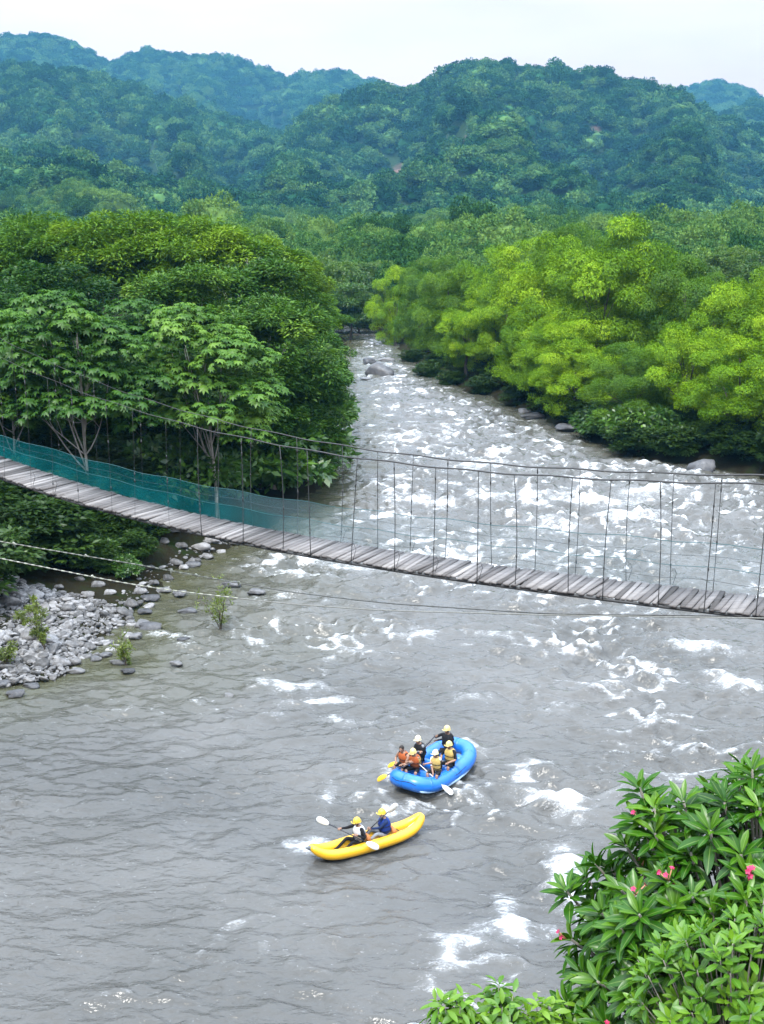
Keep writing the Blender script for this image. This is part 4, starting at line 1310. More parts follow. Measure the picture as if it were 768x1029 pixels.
def net(h0, h1, c, dens, name):
    q = np.linspace(S_A, S_B, 200)
    k = np.linspace(0, 1, 5)
    V, T = [], []
    for kk in k:
        for a in q:
            sag = 0.03 * math.sin(a * 3.7) * kk
            V.append(bp(a, c + 0.02 * gnoise(np.array([a * 1.3]), np.array([kk * 2.0]), 90)[0], deck_z(a) + h0 + (net_top(a) - h0) * kk - sag))
            T.append(dens(a))
    return link(name, mesh_np(name, np.array(V), grid_faces(5, 200), [M['net']], True, {'tone': np.array(T)}), bridge)
net(0.02, 0.86, 0.545, lambda a: float(0.62 * sstep(1.5, -7.0, a)), 'netting')
q = np.linspace(S_A, -0.8, 120)
mb_v = np.array([bp(a, 0.53, deck_z(a) + 0.02 + h * 0.5 * net_top(a)) for h in (0.0, 0.5, 1.0) for a in q])
link('netting', mesh_np('netting', mb_v, grid_faces(3, 120), [M['net']], True, {'tone': np.tile(0.8 * sstep(-0.8, -4.5, q), 3)}), bridge)
for h, r_, c in ((0.86, 0.006, 0.545), (0.43, 0.005, 0.53), (0.62, 0.004, 0.56), (0.50, 0.004, -0.56)):
    mb = MB()
    qq = np.linspace(S_A if c > 0 else -1.0, S_B, 120)
    mb.tube([bp(a, c, deck_z(a) + h / 0.86 * net_top(a) - 0.02 * math.sin(a * 3.7)) for a in qq], r_, 4)
    mb.obj('side_wire', M['wire'] if c < 0 or h == 0.62 else plain('net_rope', (0.04, 0.10, 0.105), 0.8, 0.2), bridge)

# guy cables hanging under the bridge
def guy(pts, c, label, knots, seed):
    P = []
    for px, py in pts:
        t, e = ray(px, py)
        # meet the vertical plane at c across the bridge
        o0 = np.array([c * bn[0], BY0 + c * bn[1]])
        Yd = (o0 @ bn) / (np.array([t, 1.0]) @ bn)
        P.append([t * Yd, Yd, CAMZ + e * Yd])
    P = np.array(P)
    d0, d1 = P[0] - P[1], P[-1] - P[-2]
    P = np.vstack([P[0] + d0 / np.linalg.norm(d0) * 11, P, P[-1] + d1 / np.linalg.norm(d1) * 8])
    L = np.r_[0, np.cumsum(np.linalg.norm(np.diff(P, axis=0), axis=1))]
    u = np.linspace(0, L[-1], 160)
    Q = np.stack([np.interp(u, L, P[:, k]) for k in range(3)], 1)
    for _ in range(6):
        Q[1:-1] = (Q[:-2] + 2 * Q[1:-1] + Q[2:]) / 4
    o = empty('guy_cable')
    mb = MB(); mb.tube(Q, 0.011, 5); mb.obj('cable', M['pale_rope'], o)
    rg = np.random.default_rng(seed)
    mb = MB()
    for _ in range(knots):
        k = rg.integers(4, 84)
        d = unit(rg.normal(0, 1, 3))
        mb.tube([Q[k] - 0.05 * d, Q[k] + [0, 0, 0.02], Q[k] + 0.06 * d + [0, 0, -0.04]], [0.012, 0.035, 0.008], 5)
    for k in range(6, 80):
        d = Q[k + 1] - Q[k]
        mb.tube([Q[k], Q[k] + d * 0.45], 0.017, 5)
    mb.obj('rag_knots', M['rag'], o)
    return tag(o, label, 'cable', 'guy cables under the footbridge')
M['rag'] = plain('rag_cloth', (0.33, 0.34, 0.28), 0.9, 0.1, 0.3, 20)
guy([(0, 561), (60, 573), (120, 585), (170, 593), (285, 606.5), (384, 613.5), (550, 618), (720, 620.5)], -0.8, 'lower of the two knotted pale cables slung below the footbridge', 12, 1)
guy([(0, 544), (70, 556), (137, 567), (185, 576), (285, 594), (384, 606), (550, 617), (720, 619)], 0.7, 'upper of the two knotted pale cables slung below the footbridge', 10, 2)

# ------------------------------------------------------------------ people
M['skin'] = plain('skin', (0.33, 0.19, 0.13), 0.55, 0.3, 0.08, 20)
M['skin_dark'] = plain('tanned_skin', (0.20, 0.11, 0.07), 0.55, 0.3, 0.08, 20)
M['black_cloth'] = plain('black_cloth', (0.012, 0.012, 0.014), 0.8, 0.2, 0.3, 20)
M['navy_cloth'] = plain('navy_cloth', (0.015, 0.03, 0.09), 0.8, 0.2, 0.2, 20)
M['white_cloth'] = plain('white_cloth', (0.62, 0.62, 0.62), 0.8, 0.2, 0.1, 20)
M['grey_cloth'] = plain('grey_cloth', (0.22, 0.23, 0.25), 0.8, 0.2, 0.2, 20)
M['orange_vest'] = plain('orange_vest', (0.40, 0.10, 0.03), 0.7, 0.2, 0.15, 14)
M['yellow_vest'] = plain('yellow_vest', (0.46, 0.33, 0.11), 0.7, 0.2, 0.15, 14)
M['blue_vest'] = plain('blue_vest', (0.012, 0.04, 0.22), 0.7, 0.2, 0.15, 14)
M['cream_helmet'] = plain('cream_helmet', (0.66, 0.50, 0.20), 0.35, 0.5, 0.06, 14)
M['yellow_helmet'] = plain('yellow_helmet', (0.75, 0.52, 0.06), 0.35, 0.5, 0.06, 14)
M['white_helmet'] = plain('white_helmet', (0.68, 0.60, 0.38), 0.35, 0.5, 0.06, 14)
M['hair'] = plain('dark_hair', (0.015, 0.010, 0.008), 0.6, 0.4, 0.3, 40)
M['eye'] = plain('eye', (0.01, 0.008, 0.006), 0.2, 0.6, 0.1)
M['lip'] = plain('lip', (0.30, 0.09, 0.08), 0.5, 0.3, 0.1)

def two_bone(a, t, l1, l2, pole):
    a, t, pole = (np.asarray(v, float) for v in (a, t, pole))
    d = t - a
    L = np.linalg.norm(d)
    L2 = min(L, (l1 + l2) * 0.995)
    d = d / (L + 1e-9)
    t = a + d * L2
    x = (l1 * l1 - l2 * l2 + L2 * L2) / (2 * L2)
    h = math.sqrt(max(l1 * l1 - x * x, 1e-6))
    p = pole - d * (pole @ d)
    p = p / (np.linalg.norm(p) + 1e-9)
    return a + d * x + p * h, t
def skin_body(joints, edges, radii, root):
    bm = bmesh.new()
    lay = bm.verts.layers.skin.verify()
    vs = {}
    for k, p in joints.items():
        v = bm.verts.new(p); vs[k] = v
        r = radii[k]
        v[lay].radius = (r, r) if np.isscalar(r) else r
        v[lay].use_root = k == root
    for a, b in edges:
        bm.edges.new((vs[a], vs[b]))
    me = bpy.data.meshes.new('skin_cage')
    bm.to_mesh(me); bm.free()
    o = bpy.data.objects.new('skin_cage', me)
    COL.objects.link(o)
    o.modifiers.new('skin', 'SKIN').use_smooth_shade = True
    sub = o.modifiers.new('sub', 'SUBSURF'); sub.levels = 1; sub.render_levels = 1
    bpy.context.view_layer.update()
    dg = bpy.context.evaluated_depsgraph_get()
    ev = bpy.data.meshes.new_from_object(o.evaluated_get(dg))
    bpy.data.objects.remove(o)
    bpy.data.meshes.remove(me)
    V = np.array([v.co[:] for v in ev.vertices])
    F = [tuple(p.vertices) for p in ev.polygons]
    bpy.data.meshes.remove(ev)
    return V, F
def person(loc, yaw, label, lean=0.15, head_yaw=0.0, head_tilt=0.1, hands=None, feet=None, shirt='black_cloth', trousers='black_cloth', shoes='black_cloth', skin='skin',
           vest=None, vest_side='black_cloth', helmet=None, hair=False, sleeves='long', bare_legs=False, grips=None, size=1.0, group=None):
    """seated figure; origin at the hips, +Y is the way the body faces; hands and feet are local targets"""
    o = empty('person', loc, yaw)
    o.scale = (size,) * 3
    sl, cl = math.sin(lean), math.cos(lean)
    up = np.array([0, sl, cl]); fw = np.array([0, cl, -sl])
    J = {'pelvis': np.zeros(3), 'spine': up * 0.2 + fw * 0.01, 'chest': up * 0.40, 'collar': up * 0.53 - fw * 0.01, 'neck': up * 0.62 + fw * 0.015}
    R = {'pelvis': (0.15, 0.115), 'spine': (0.135, 0.105), 'chest': (0.155, 0.115), 'collar': 0.075, 'neck': 0.056}
    E = [('pelvis', 'spine'), ('spine', 'chest'), ('chest', 'collar'), ('collar', 'neck')]
    hands = hands or {}
    feet = feet or {}
    seg = []
    wr = {}
    for sd, x in (('l', -1), ('r', 1)):
        sh = up * 0.50 + np.array([x * 0.185, 0, 0])
        tgt = np.asarray(hands.get(sd, (x * 0.17, 0.40, 0.13)), float)
        d = unit(tgt - sh)
        wt = tgt - d * 0.075
        el, wt = two_bone(sh, wt, 0.29, 0.26, (x * 0.8, -0.35, -0.7))
        fdir = unit(wt - el)
        palm = wt + fdir * 0.07
        J.update({'sh' + sd: sh, 'el' + sd: el, 'wr' + sd: wt, 'pa' + sd: palm})
        R.update({'sh' + sd: 0.068, 'el' + sd: 0.046, 'wr' + sd: 0.031, 'pa' + sd: (0.040, 0.026)})
        E += [('chest', 'sh' + sd), ('sh' + sd, 'el' + sd), ('el' + sd, 'wr' + sd), ('wr' + sd, 'pa' + sd)]
        wr[sd] = (palm, fdir)
        hp = np.array([x * 0.095, 0.02, -0.02])
        ft = np.asarray(feet.get(sd, (x * 0.13, 0.42, -0.38)), float)
        kn, an = two_bone(hp, ft, 0.42, 0.41, (x * 0.25, 0.6, 0.9))
        toe = an + unit(np.array([x * 0.1, 1.0, -0.25])) * 0.17
        J.update({'hp' + sd: hp, 'kn' + sd: kn, 'an' + sd: an, 'to' + sd: toe})
        R.update({'hp' + sd: 0.09, 'kn' + sd: 0.06, 'an' + sd: 0.042, 'to' + sd: (0.042, 0.032)})
        E += [('pelvis', 'hp' + sd), ('hp' + sd, 'kn' + sd), ('kn' + sd, 'an' + sd), ('an' + sd, 'to' + sd)]
    V, F = skin_body(J, E, R, 'pelvis')
    # dress the skin: material by the nearest bone
    MI = {'skin': 0, 'shirt': 1, 'trousers': 2, 'shoe': 3}
    bones = []
    for a, b in E:
        k = 'shirt'
        if a in ('collar',): k = 'skin'
        if a.startswith('el'): k = 'shirt' if sleeves == 'long' else 'skin'
        if a.startswith('sh') and sleeves == 'none': k = 'skin'
        if a.startswith('wr'): k = 'skin'
        if a == 'pelvis' or a.startswith('hp'): k = 'trousers'
        if a.startswith('kn'): k = 'skin' if bare_legs else 'trousers'
        if a.startswith('an'): k = 'shoe'
        if (a, b) == ('pelvis', 'spine'): k = 'shirt'
        bones.append((J[a], J[b], MI[k]))
    mats = [M[skin], M[shirt], M[trousers], M[shoes], M['eye'], M['lip']]
    mi = []
    for f in F:
        c = V[list(f)].mean(0)
        best, bk = 9, 0
        for a, b, k in bones:
            ab = b - a
            t_ = np.clip((c - a) @ ab / (ab @ ab), 0, 1)
            dd = np.linalg.norm(c - a - ab * t_)
            if dd < best:
                best, bk = dd, k
        mi.append(bk)
    mb = MB()
    q4 = [f for f in F if len(f) == 4]; m4 = [k for f, k in zip(F, mi) if len(f) == 4]
    q3 = [f for f in F if len(f) == 3]; m3 = [k for f, k in zip(F, mi) if len(f) == 3]
    mb.add(V, q4, q3)
    mb.m4[:] = m4; mb.m3[:] = m3
    # head, turned on the neck
    hc = J['neck'] + up * 0.10 + fw * 0.025
    cz, sz_ = math.cos(head_yaw), math.sin(head_yaw)
    ct, st = math.cos(-head_tilt), math.sin(-head_tilt)
    HR = np.array([[cz, -sz_, 0], [sz_, cz, 0], [0, 0, 1]]) @ np.array([[1, 0, 0], [0, ct, -st], [0, st, ct]])
    def hp_(x, y, z):
        return hc + HR @ np.array([x, y, z])
    mb.ball(hc, (0.077, 0.094, 0.115), 0, 14, 11, R=HR)
    mb.ball(hp_(0, 0.045, -0.065), (0.050, 0.050, 0.052), 0, 10, 8, R=HR)            # jaw and chin
    mb.ball(hp_(0, 0.098, -0.014), (0.014, 0.022, 0.026), 0, 8, 6, R=HR)             # nose
    for x in (-1, 1):
        mb.ball(hp_(x * 0.032, 0.083, 0.012), (0.013, 0.008, 0.008), 4, 8, 6, R=HR)  # eyes
        mb.ball(hp_(x * 0.078, -0.005, -0.005), (0.012, 0.022, 0.032), 0, 8, 6, R=HR)  # ears
    mb.ball(hp_(0, 0.090, -0.062), (0.024, 0.008, 0.008), 5, 8, 6, R=HR)             # mouth
    # hands: four fingers closing round the thing held, thumb opposite
    for sd, x in (('l', -1), ('r', 1)):
        palm, f = wr[sd]
        g = (grips or {}).get(sd)
        g = unit(np.asarray(g, float)) if g is not None else unit(np.cross(f, [0, 0, 1.0]) + 1e-6)
        n_ = unit(np.cross(g, f))
        if n_[2] > 0: n_ = -n_
        f2 = unit(np.cross(n_, g)); f2 = f2 if f2 @ f > 0 else -f2
        curl = 1.0 if grips and sd in grips else 0.45
        for i in range(4):
            ln = [0.062, 0.072, 0.068, 0.052][i]
            p = palm + f2 * 0.022 + g * (i - 1.5) * 0.019
            pts, ang = [p - f2 * 0.02], 0.0
            for k in range(4):
                pts.append(p)
                ang += curl * [0.5, 0.9, 0.8, 0.5][k]
                p = p + (f2 * math.cos(ang) + n_ * math.sin(ang)) * ln * [0.42, 0.30, 0.22, 0.1][k]
            pts.append(p)
            mb.tube(pts, [0.010, 0.010, 0.0095, 0.009, 0.008, 0.005], 6, 0)
        p = palm - f2 * 0.02 - g * 0.030
        mb.tube([p + g * 0.012, p, p - g * 0.018 + n_ * 0.02 + f2 * 0.015, p - g * 0.012 + n_ * 0.04 + f2 * 0.032, p + n_ * 0.05 + f2 * 0.045], [0.013, 0.014, 0.012, 0.010, 0.006], 6, 0)
    mb.obj('body', mats, o)
    if hair:
        h = MB()
        h.ball(hp_(0, -0.016, 0.026), (0.088, 0.097, 0.108), 0, 14, 10, R=HR)
        h.ball(hp_(0, -0.05, -0.05), (0.075, 0.055, 0.085), 0, 12, 8, R=HR)
        h.obj('hair', M['hair'], o)
    if helmet:
        h = MB()
        n, rg = 18, 8
        P, Q = [], []
        for i in range(rg):
            p = (math.pi * 0.53) * i / (rg - 1)
            for j in range(n):
                a = 2 * math.pi * j / n
                drop = 0.03 * (1 - math.sin(a)) * (i / (rg - 1)) ** 2
                P.append(hp_(0.107 * math.sin(p) * math.cos(a), 0.128 * math.sin(p) * math.sin(a) - 0.004, 0.118 * math.cos(p) + 0.030 - drop))
        for i in range(rg - 1):
            for j in range(n):
                Q.append((i * n + j, (i + 1) * n + j, (i + 1) * n + (j + 1) % n, i * n + (j + 1) % n))
        h.add(P, Q)
        h.tube([hp_(0.109 * math.cos(a), 0.130 * math.sin(a) - 0.004, 0.022 - 0.03 * (1 - math.sin(a))) for a in np.linspace(0, 2 * math.pi, 19)], 0.008, 5, cap=False)
        h.tube([hp_(0.10 * math.cos(a), 0.125 + 0.045 * math.sin(a), 0.028) for a in np.linspace(0.15, math.pi - 0.15, 9)], 0.012, 6)
        ho = h.obj('helmet', M[helmet], o)
        h = MB()
        h.tube([hp_(-0.09, 0.02, 0.0), hp_(-0.075, 0.035, -0.08), hp_(0, 0.06, -0.122), hp_(0.075, 0.035, -0.08), hp_(0.09, 0.02, 0.0)], 0.006, 5)
        h.obj('chin_strap', M['black_cloth'], ho)
    if vest:
        v = MB()
        n = 20
        lev = [(0.10, 0.176, 0.140), (0.12, 0.194, 0.158), (0.22, 0.192, 0.162), (0.34, 0.200, 0.168), (0.44, 0.196, 0.160), (0.505, 0.158, 0.130), (0.545, 0.112, 0.105), (0.552, 0.085, 0.085)]
        P, Q, qm = [], [], []
        for h_, rx, ry in lev:
            for j in range(n):
                a = 2 * math.pi * j / n
                ca, sa = math.cos(a), math.sin(a)
                e = 0.75
                P.append(up * h_ + np.array([1.0, 0, 0]) * rx * np.sign(ca) * abs(ca) ** e + fw * ry * np.sign(sa) * abs(sa) ** e)
        for i in range(len(lev) - 1):
            for j in range(n):
                Q.append((i * n + j, i * n + (j + 1) % n, (i + 1) * n + (j + 1) % n, (i + 1) * n + j))
                side = j in (19, 0, 9, 10) and i < 5
                qm.append(1 if side else 0)
        v.add(P, Q); v.m4[:] = qm
        vo = v.obj('life_vest', [M[vest], M[vest_side]], o)
        v = MB()
        for h_ in (0.18, 0.33):
            v.tube([up * h_ + np.array([1.0, 0, 0]) * 0.203 * np.sign(math.cos(a)) * abs(math.cos(a)) ** 0.75 + fw * 0.172 * np.sign(math.sin(a)) * abs(math.sin(a)) ** 0.75 for a in np.linspace(0, 2 * math.pi, 25)], 0.011, 5, cap=False)
        v.obj('buckle_strap', M['black_cloth'], vo)
    return tag(o, label, 'person', group)

# ------------------------------------------------------------------ boats
M['raft_blue'] = plain('blue_raft_rubber', (0.012, 0.15, 0.56), 0.35, 0.5, 0.12, 2.5, Coat_Weight=0.3, Coat_Roughness=0.25)
M['raft_pale'] = plain('pale_raft_band', (0.36, 0.52, 0.68), 0.4, 0.5, 0.15, 6)
M['raft_floor'] = plain('grey_raft_floor', (0.16, 0.22, 0.30), 0.5, 0.4, 0.15, 6)
M['kayak_yellow'] = plain('yellow_kayak_rubber', (0.78, 0.42, 0.015), 0.35, 0.5, 0.08, 3, Coat_Weight=0.3, Coat_Roughness=0.25)
M['kayak_floor'] = plain('pale_kayak_floor', (0.55, 0.54, 0.50), 0.5, 0.4, 0.12, 6)
M['black_rubber'] = plain('black_rubber', (0.02, 0.02, 0.022), 0.6, 0.4, 0.2, 10)
M['grey_rubber'] = plain('grey_rubber', (0.13, 0.14, 0.15), 0.6, 0.4, 0.2, 10)
M['tan_seat'] = plain('orange_seat', (0.42, 0.16, 0.05), 0.7, 0.3, 0.15, 8)
M['paddle_yellow'] = plain('yellow_paddle', (0.80, 0.46, 0.03), 0.4, 0.5, 0.08, 8)
M['paddle_white'] = plain('white_paddle', (0.80, 0.79, 0.74), 0.4, 0.5, 0.08, 8)
M['shaft_black'] = plain('black_shaft', (0.02, 0.02, 0.03), 0.4, 0.5, 0.1, 8)
M['shaft_white'] = plain('pale_shaft', (0.62, 0.60, 0.56), 0.4, 0.5, 0.1, 8)

class Frame:
    def __init__(s, origin, heading, roll=0.0, pitch=0.0):
        s.o = np.array(origin, float); s.h = heading
        s.u = np.array([math.cos(heading), math.sin(heading), 0]); s.v = np.array([math.sin(heading), -math.cos(heading), 0])
    def w(s, u, v, z):
        return s.o + s.u * u + s.v * v + np.array([0, 0, z])
def to_local(pt, loc, yaw, size=1.0):
    d = np.asarray(pt) - np.asarray(loc)
    c, s_ = math.cos(-yaw), math.sin(-yaw)
    return np.array([c * d[0] - s_ * d[1], s_ * d[0] + c * d[1], d[2]]) / size

rx_, ry_ = gp(436, 781)
RF = Frame((rx_, ry_, 0.02), math.radians(56))
raft = empty('inflatable_raft', RF.o, RF.h)
tag(raft, 'blue inflatable raft carrying six people through the current', 'raft')
# local axes of the empty: x = u (stern), y = -v
def loop(L, W, ez, n=72, e=0.62, zc=0.30):
    P = []
    for a in np.linspace(0, 2 * math.pi, n, endpoint=False):
        ca, sa = math.cos(a), math.sin(a)
        u = L * np.sign(ca) * abs(ca) ** e; v = W * np.sign(sa) * abs(sa) ** e
        P.append((u, v, zc + ez * (abs(u) / L) ** 4))
    return np.array(P)
def closed_tube(mb, P, R, n=14, m=0):
    P = np.asarray(P); k = len(P)
    R = np.full(k, R) if np.isscalar(R) else R
    T = np.roll(P, -1, 0) - np.roll(P, 1, 0); T = unit(T)
    U = np.tile([0, 0, 1.0], (k, 1)); B = unit(np.cross(T, U)); U = np.cross(B, T)
    a = np.arange(n) * 2 * np.pi / n
    V = (P[:, None] + R[:, None, None] * (np.cos(a)[None, :, None] * B[:, None] + np.sin(a)[None, :, None] * U[:, None])).reshape(-1, 3)
    Q = [(i * n + j, i * n + (j + 1) % n, ((i + 1) % k) * n + (j + 1) % n, ((i + 1) % k) * n + j) for i in range(k) for j in range(n)]
    mb.add(V, Q, m=m)
RL, RW = 1.72, 0.74
P = loop(RL, RW, 0.22)
mb = MB(); closed_tube(mb, P, 0.27, 18)
for k in range(0, 72, 9):                               # seam bands
    seg_ = P[[(k - 1) % 72, k, (k + 1) % 72]]
    mb.tube(seg_[0] + (seg_[2] - seg_[0]) * np.linspace(0.3, 0.7, 3)[:, None], 0.2735, 18)
hull = mb.obj('hull_tube', M['raft_blue'], raft)
mb = MB()
band = P[(np.arange(-30, -3)) % 72]                     # pale band low on the near bow side (y<0 is the near side)
outw = unit(band * np.array([1, 1, 0]))
mb.tube(band + outw * 0.235 - np.array([0, 0, 0.12]), [0.03] + [0.055] * 25 + [0.03], 8)
mb.obj('pale_hull_band', M['raft_pale'], raft)
mb = MB()
closed_tube(mb, P + unit(P * np.array([1, 1, 0])) * 0.262 + np.array([0, 0, 0.10]) + np.array([0, 0, 0.03]) * np.sin(np.arange(72) * 2 * np.pi / 6)[:, None], 0.010, 6)
mb.obj('grab_line', M['black_rubber'], raft)
mb = MB()
fl = loop(RL - 0.05, RW - 0.05, 0.2, 40, zc=0.17)
mb.add(np.vstack([fl, [[0, 0, 0.15]]]), tris=[(i, (i + 1) % 40, 40) for i in range(40)])
mb.obj('floor', M['raft_floor'], raft, smooth=False)
for u in (-0.85, 0.05, 0.95):
    mb = MB(); mb.tube([(u, v, 0.40) for v in np.linspace(-0.6, 0.6, 9)], 0.17, 14)
    mb.obj('thwart', M['raft_blue'], raft)

def paddle(a, b, label, blade, shaft, double=False, group=None, wide=0.10, blade_len=0.46, normal=None):
    """a = grip end (or first blade), b = blade end, world points"""
    a, b = np.asarray(a, float), np.asarray(b, float)
    o = empty('paddle', tuple((a + b) / 2))
    c = (a + b) / 2
    a, b = a - c, b - c
    d = unit(b - a)
    L = np.linalg.norm(b - a)
    nrm = np.asarray(normal if normal is not None else (0.2, -0.55, 0.8), float)
    nrm = unit(nrm - d * (nrm @ d)); sd = np.cross(d, nrm)
    mb = MB()
    mb.tube([a + d * (blade_len * 0.6 if double else 0), b - d * blade_len * 0.6], 0.016, 8)
    mb.obj('shaft', M[shaft], o)
    if not double:
        mb = MB(); mb.tube([a - sd * 0.055, a, a + sd * 0.055], [0.014, 0.018, 0.014], 8)
        mb.obj('grip', M['shaft_black'], o)
    for e, s_ in ((b, 1),) + (((a, -1),) if double else ()):
        mb = MB()
        prof = [(0, 0.018), (0.12, 0.06), (0.3, 0.9 * wide), (0.6, wide), (0.85, wide * 0.92), (0.96, wide * 0.6), (1.0, wide * 0.25)]
        V, Q = [], []
        for k, w in prof:
            p = e - d * s_ * blade_len * (1 - k)
            curve = nrm * 0.03 * math.sin(k * 2.5)
            for x, th in ((-1, 0.004), (0, 0.014), (1, 0.004)):
                V += [p + sd * w * x + curve + nrm * th, p + sd * w * x + curve - nrm * th]
        for i in range(len(prof) - 1):
            b0, b1 = i * 6, (i + 1) * 6
            for j in (0, 2):
                Q += [(b0 + j, b1 + j, b1 + j + 2, b0 + j + 2), (b0 + j + 1, b0 + j + 3, b1 + j + 3, b1 + j + 1)]
            Q += [(b0, b0 + 1, b1 + 1, b1), (b0 + 4, b1 + 4, b1 + 5, b0 + 5)]
        n6 = (len(prof) - 1) * 6
        Q += [(0, 2, 3, 1), (2, 4, 5, 3), (n6, n6 + 1, n6 + 3, n6 + 2), (n6 + 2, n6 + 3, n6 + 5, n6 + 4)]
        mb.add(V, Q)
        mb.obj('blade', M[blade], o)
    return tag(o, label, 'paddle', group)

def seat_person(F, u, v, z, turn, label, hold=None, **kw):
    """person sitting in boat frame F at (u, v, z), facing the bow (-u) turned by `turn`; hold = {'l': world point, 'r': ...}, axis"""
    loc = F.w(u, v, z)
    yaw = math.atan2(-F.u[1], -F.u[0]) - math.pi / 2 + turn
    size = kw.pop('size', 1.0)
    hands = {k: to_local(p, loc, yaw, size) for k, p in (hold or {}).items()}
    ax = kw.pop('axis', None)
    grips = None
    if ax is not None:
        c, s_ = math.cos(-yaw), math.sin(-yaw)
        g = np.array([c * ax[0] - s_ * ax[1], s_ * ax[0] + c * ax[1], ax[2]])
        grips = {k: g for k in hands}
    return person(tuple(loc), yaw, label, hands=hands or None, grips=grips, size=size, **kw)

W = RF.w
# paddles first, the hands reach for them
pa, pb = W(-1.36, -0.10, 1.02), W(-1.50, -1.34, 0.10)
paddle(pa, pb, 'yellow-bladed paddle dipping by the raft bow, held by the helmeted person in orange', 'paddle_yellow', 'shaft_black', group='paddles of the raft crew')
p3a, p3b = W(-0.46, -0.20, 1.02), W(-0.42, -1.62, 0.12)
paddle(p3a, p3b, 'yellow-bladed paddle reaching over the far side of the raft', 'paddle_yellow', 'shaft_black', group='paddles of the raft crew')
p4a, p4b = W(-1.12, 0.12, 0.92), W(-1.02, 1.36, 0.12)
paddle(p4a, p4b, 'pale-shafted paddle crossing the near tube of the raft', 'paddle_white', 'shaft_white', group='paddles of the raft crew')
pga, pgb = W(0.62, -0.35, 1.20), W(0.85, -1.30, 0.05)
paddle(pga, pgb, 'dark paddle held by the guide at the stern of the raft', 'grey_rubber', 'shaft_black', group='paddles of the raft crew')
lerp = lambda a, b, k: a + (b - a) * k
FT = {'l': (-0.12, 0.36, -0.34), 'r': (0.12, 0.40, -0.34)}
seat_person(RF, -0.92, -0.56, 0.66, -0.15, 'person with bare dark hair and an orange vest at the far bow of the raft', vest='orange_vest', hair=True, shirt='black_cloth', trousers='black_cloth', bare_legs=True, feet=FT, sleeves='none', head_yaw=0.3, head_tilt=0.25, lean=0.28, size=0.97)
seat_person(RF, -0.92, -0.14, 0.66, 0.1, 'person in an orange vest and cream helmet paddling at the front of the raft', hold={'l': lerp(pa, pb, 0.36), 'r': lerp(pa, pb, 0.03)}, axis=pb - pa, vest='orange_vest', vest_side='yellow_vest', helmet='cream_helmet', trousers='black_cloth', bare_legs=True, sleeves='none', feet=FT, lean=0.3, head_tilt=0.3)
seat_person(RF, -0.12, -0.46, 0.66, -0.1, 'person in a dark vest and pale helmet sitting behind the orange vests', hold={'r': lerp(p3a, p3b, 0.04), 'l': lerp(p3a, p3b, 0.40)}, axis=p3b - p3a, vest='black_cloth', helmet='white_helmet', shirt='grey_cloth', feet=FT, lean=0.18, head_tilt=0.1, head_yaw=0.2, size=1.03)
seat_person(RF, -0.74, 0.56, 0.66, 0.15, 'person in a yellow vest and pale helmet nearest the viewer in the raft', hold={'l': lerp(p4a, p4b, 0.03), 'r': lerp(p4a, p4b, 0.42)}, axis=p4b - p4a, vest='yellow_vest', helmet='white_helmet', shirt='white_cloth', sleeves='short', bare_legs=True, feet=FT, lean=0.12, head_tilt=0.1, head_yaw=-0.2, size=0.97)
seat_person(RF, 0.08, 0.64, 0.66, -0.1, 'person in a yellow vest and cream helmet sitting on the near tube below the guide', vest='yellow_vest', helmet='cream_helmet', shirt='black_cloth', sleeves='short', bare_legs=True, feet=FT, lean=0.12, head_tilt=0.15, head_yaw=-0.1)
seat_person(RF, 1.05, -0.06, 0.66, 0.1, 'guide in black with a cream helmet sitting highest at the stern of the raft', hold={'l': lerp(pga, pgb, 0.30), 'r': lerp(pga, pgb, 0.02)}, axis=pgb - pga, helmet='cream_helmet', shirt='black_cloth', vest='black_cloth', feet={'l': (-0.14, 0.42, -0.44), 'r': (0.14, 0.45, -0.44)}, lean=0.08, head_tilt=0.1, head_yaw=-0.25, skin='skin_dark', size=1.05)

kx_, ky_ = gp(370, 851)
KF = Frame((kx_, ky_, 0.0), math.radians(31))
kayak = empty('inflatable_kayak', KF.o, KF.h)
tag(kayak, 'yellow inflatable two-seat kayak riding low in the grey water', 'kayak')
n = 80
th = np.linspace(0, 2 * math.pi, n, endpoint=False)
KL = 1.94
KP = np.stack([KL * np.sign(np.cos(th)) * np.abs(np.cos(th)) ** 0.85, 0.31 * np.sign(np.sin(th)) * np.abs(np.sin(th)) ** 0.9, 0.19 + 0.34 * np.abs(np.cos(th)) ** 5], 1)
KR = 0.075 + 0.095 * np.abs(np.sin(th)) ** 0.6
mb = MB(); closed_tube(mb, KP, KR, 16)
mb.obj('hull_tube', M['kayak_yellow'], kayak)
mb = MB()
kf = KP * np.array([0.96, 0.9, 1]) - np.array([0, 0, 0.07])
mb.add(np.vstack([kf, np.stack([np.linspace(-1.8, 1.8, 9), np.zeros(9), 0.10 + 0.33 * np.abs(np.linspace(-1, 1, 9)) ** 5], 1)]),
       tris=[(i, (i + 1) % n, n + int(np.argmin(np.abs(np.linspace(-1.8, 1.8, 9) - kf[i, 0])))) for i in range(n)]
       + [(i, n + int(np.argmin(np.abs(np.linspace(-1.8, 1.8, 9) - kf[i, 0]))), n + int(np.argmin(np.abs(np.linspace(-1.8, 1.8, 9) - kf[(i - 1) % n, 0])))) for i in range(n)])
mb.obj('floor', M['kayak_floor'], kayak)
mb = MB(); mb.tube([(-1.93, 0, 0.50), (-2.05, 0, 0.545), (-2.16, 0, 0.58)], [0.085, 0.06, 0.02], 10)
mb.obj('bow_cap', M['grey_rubber'], kayak)
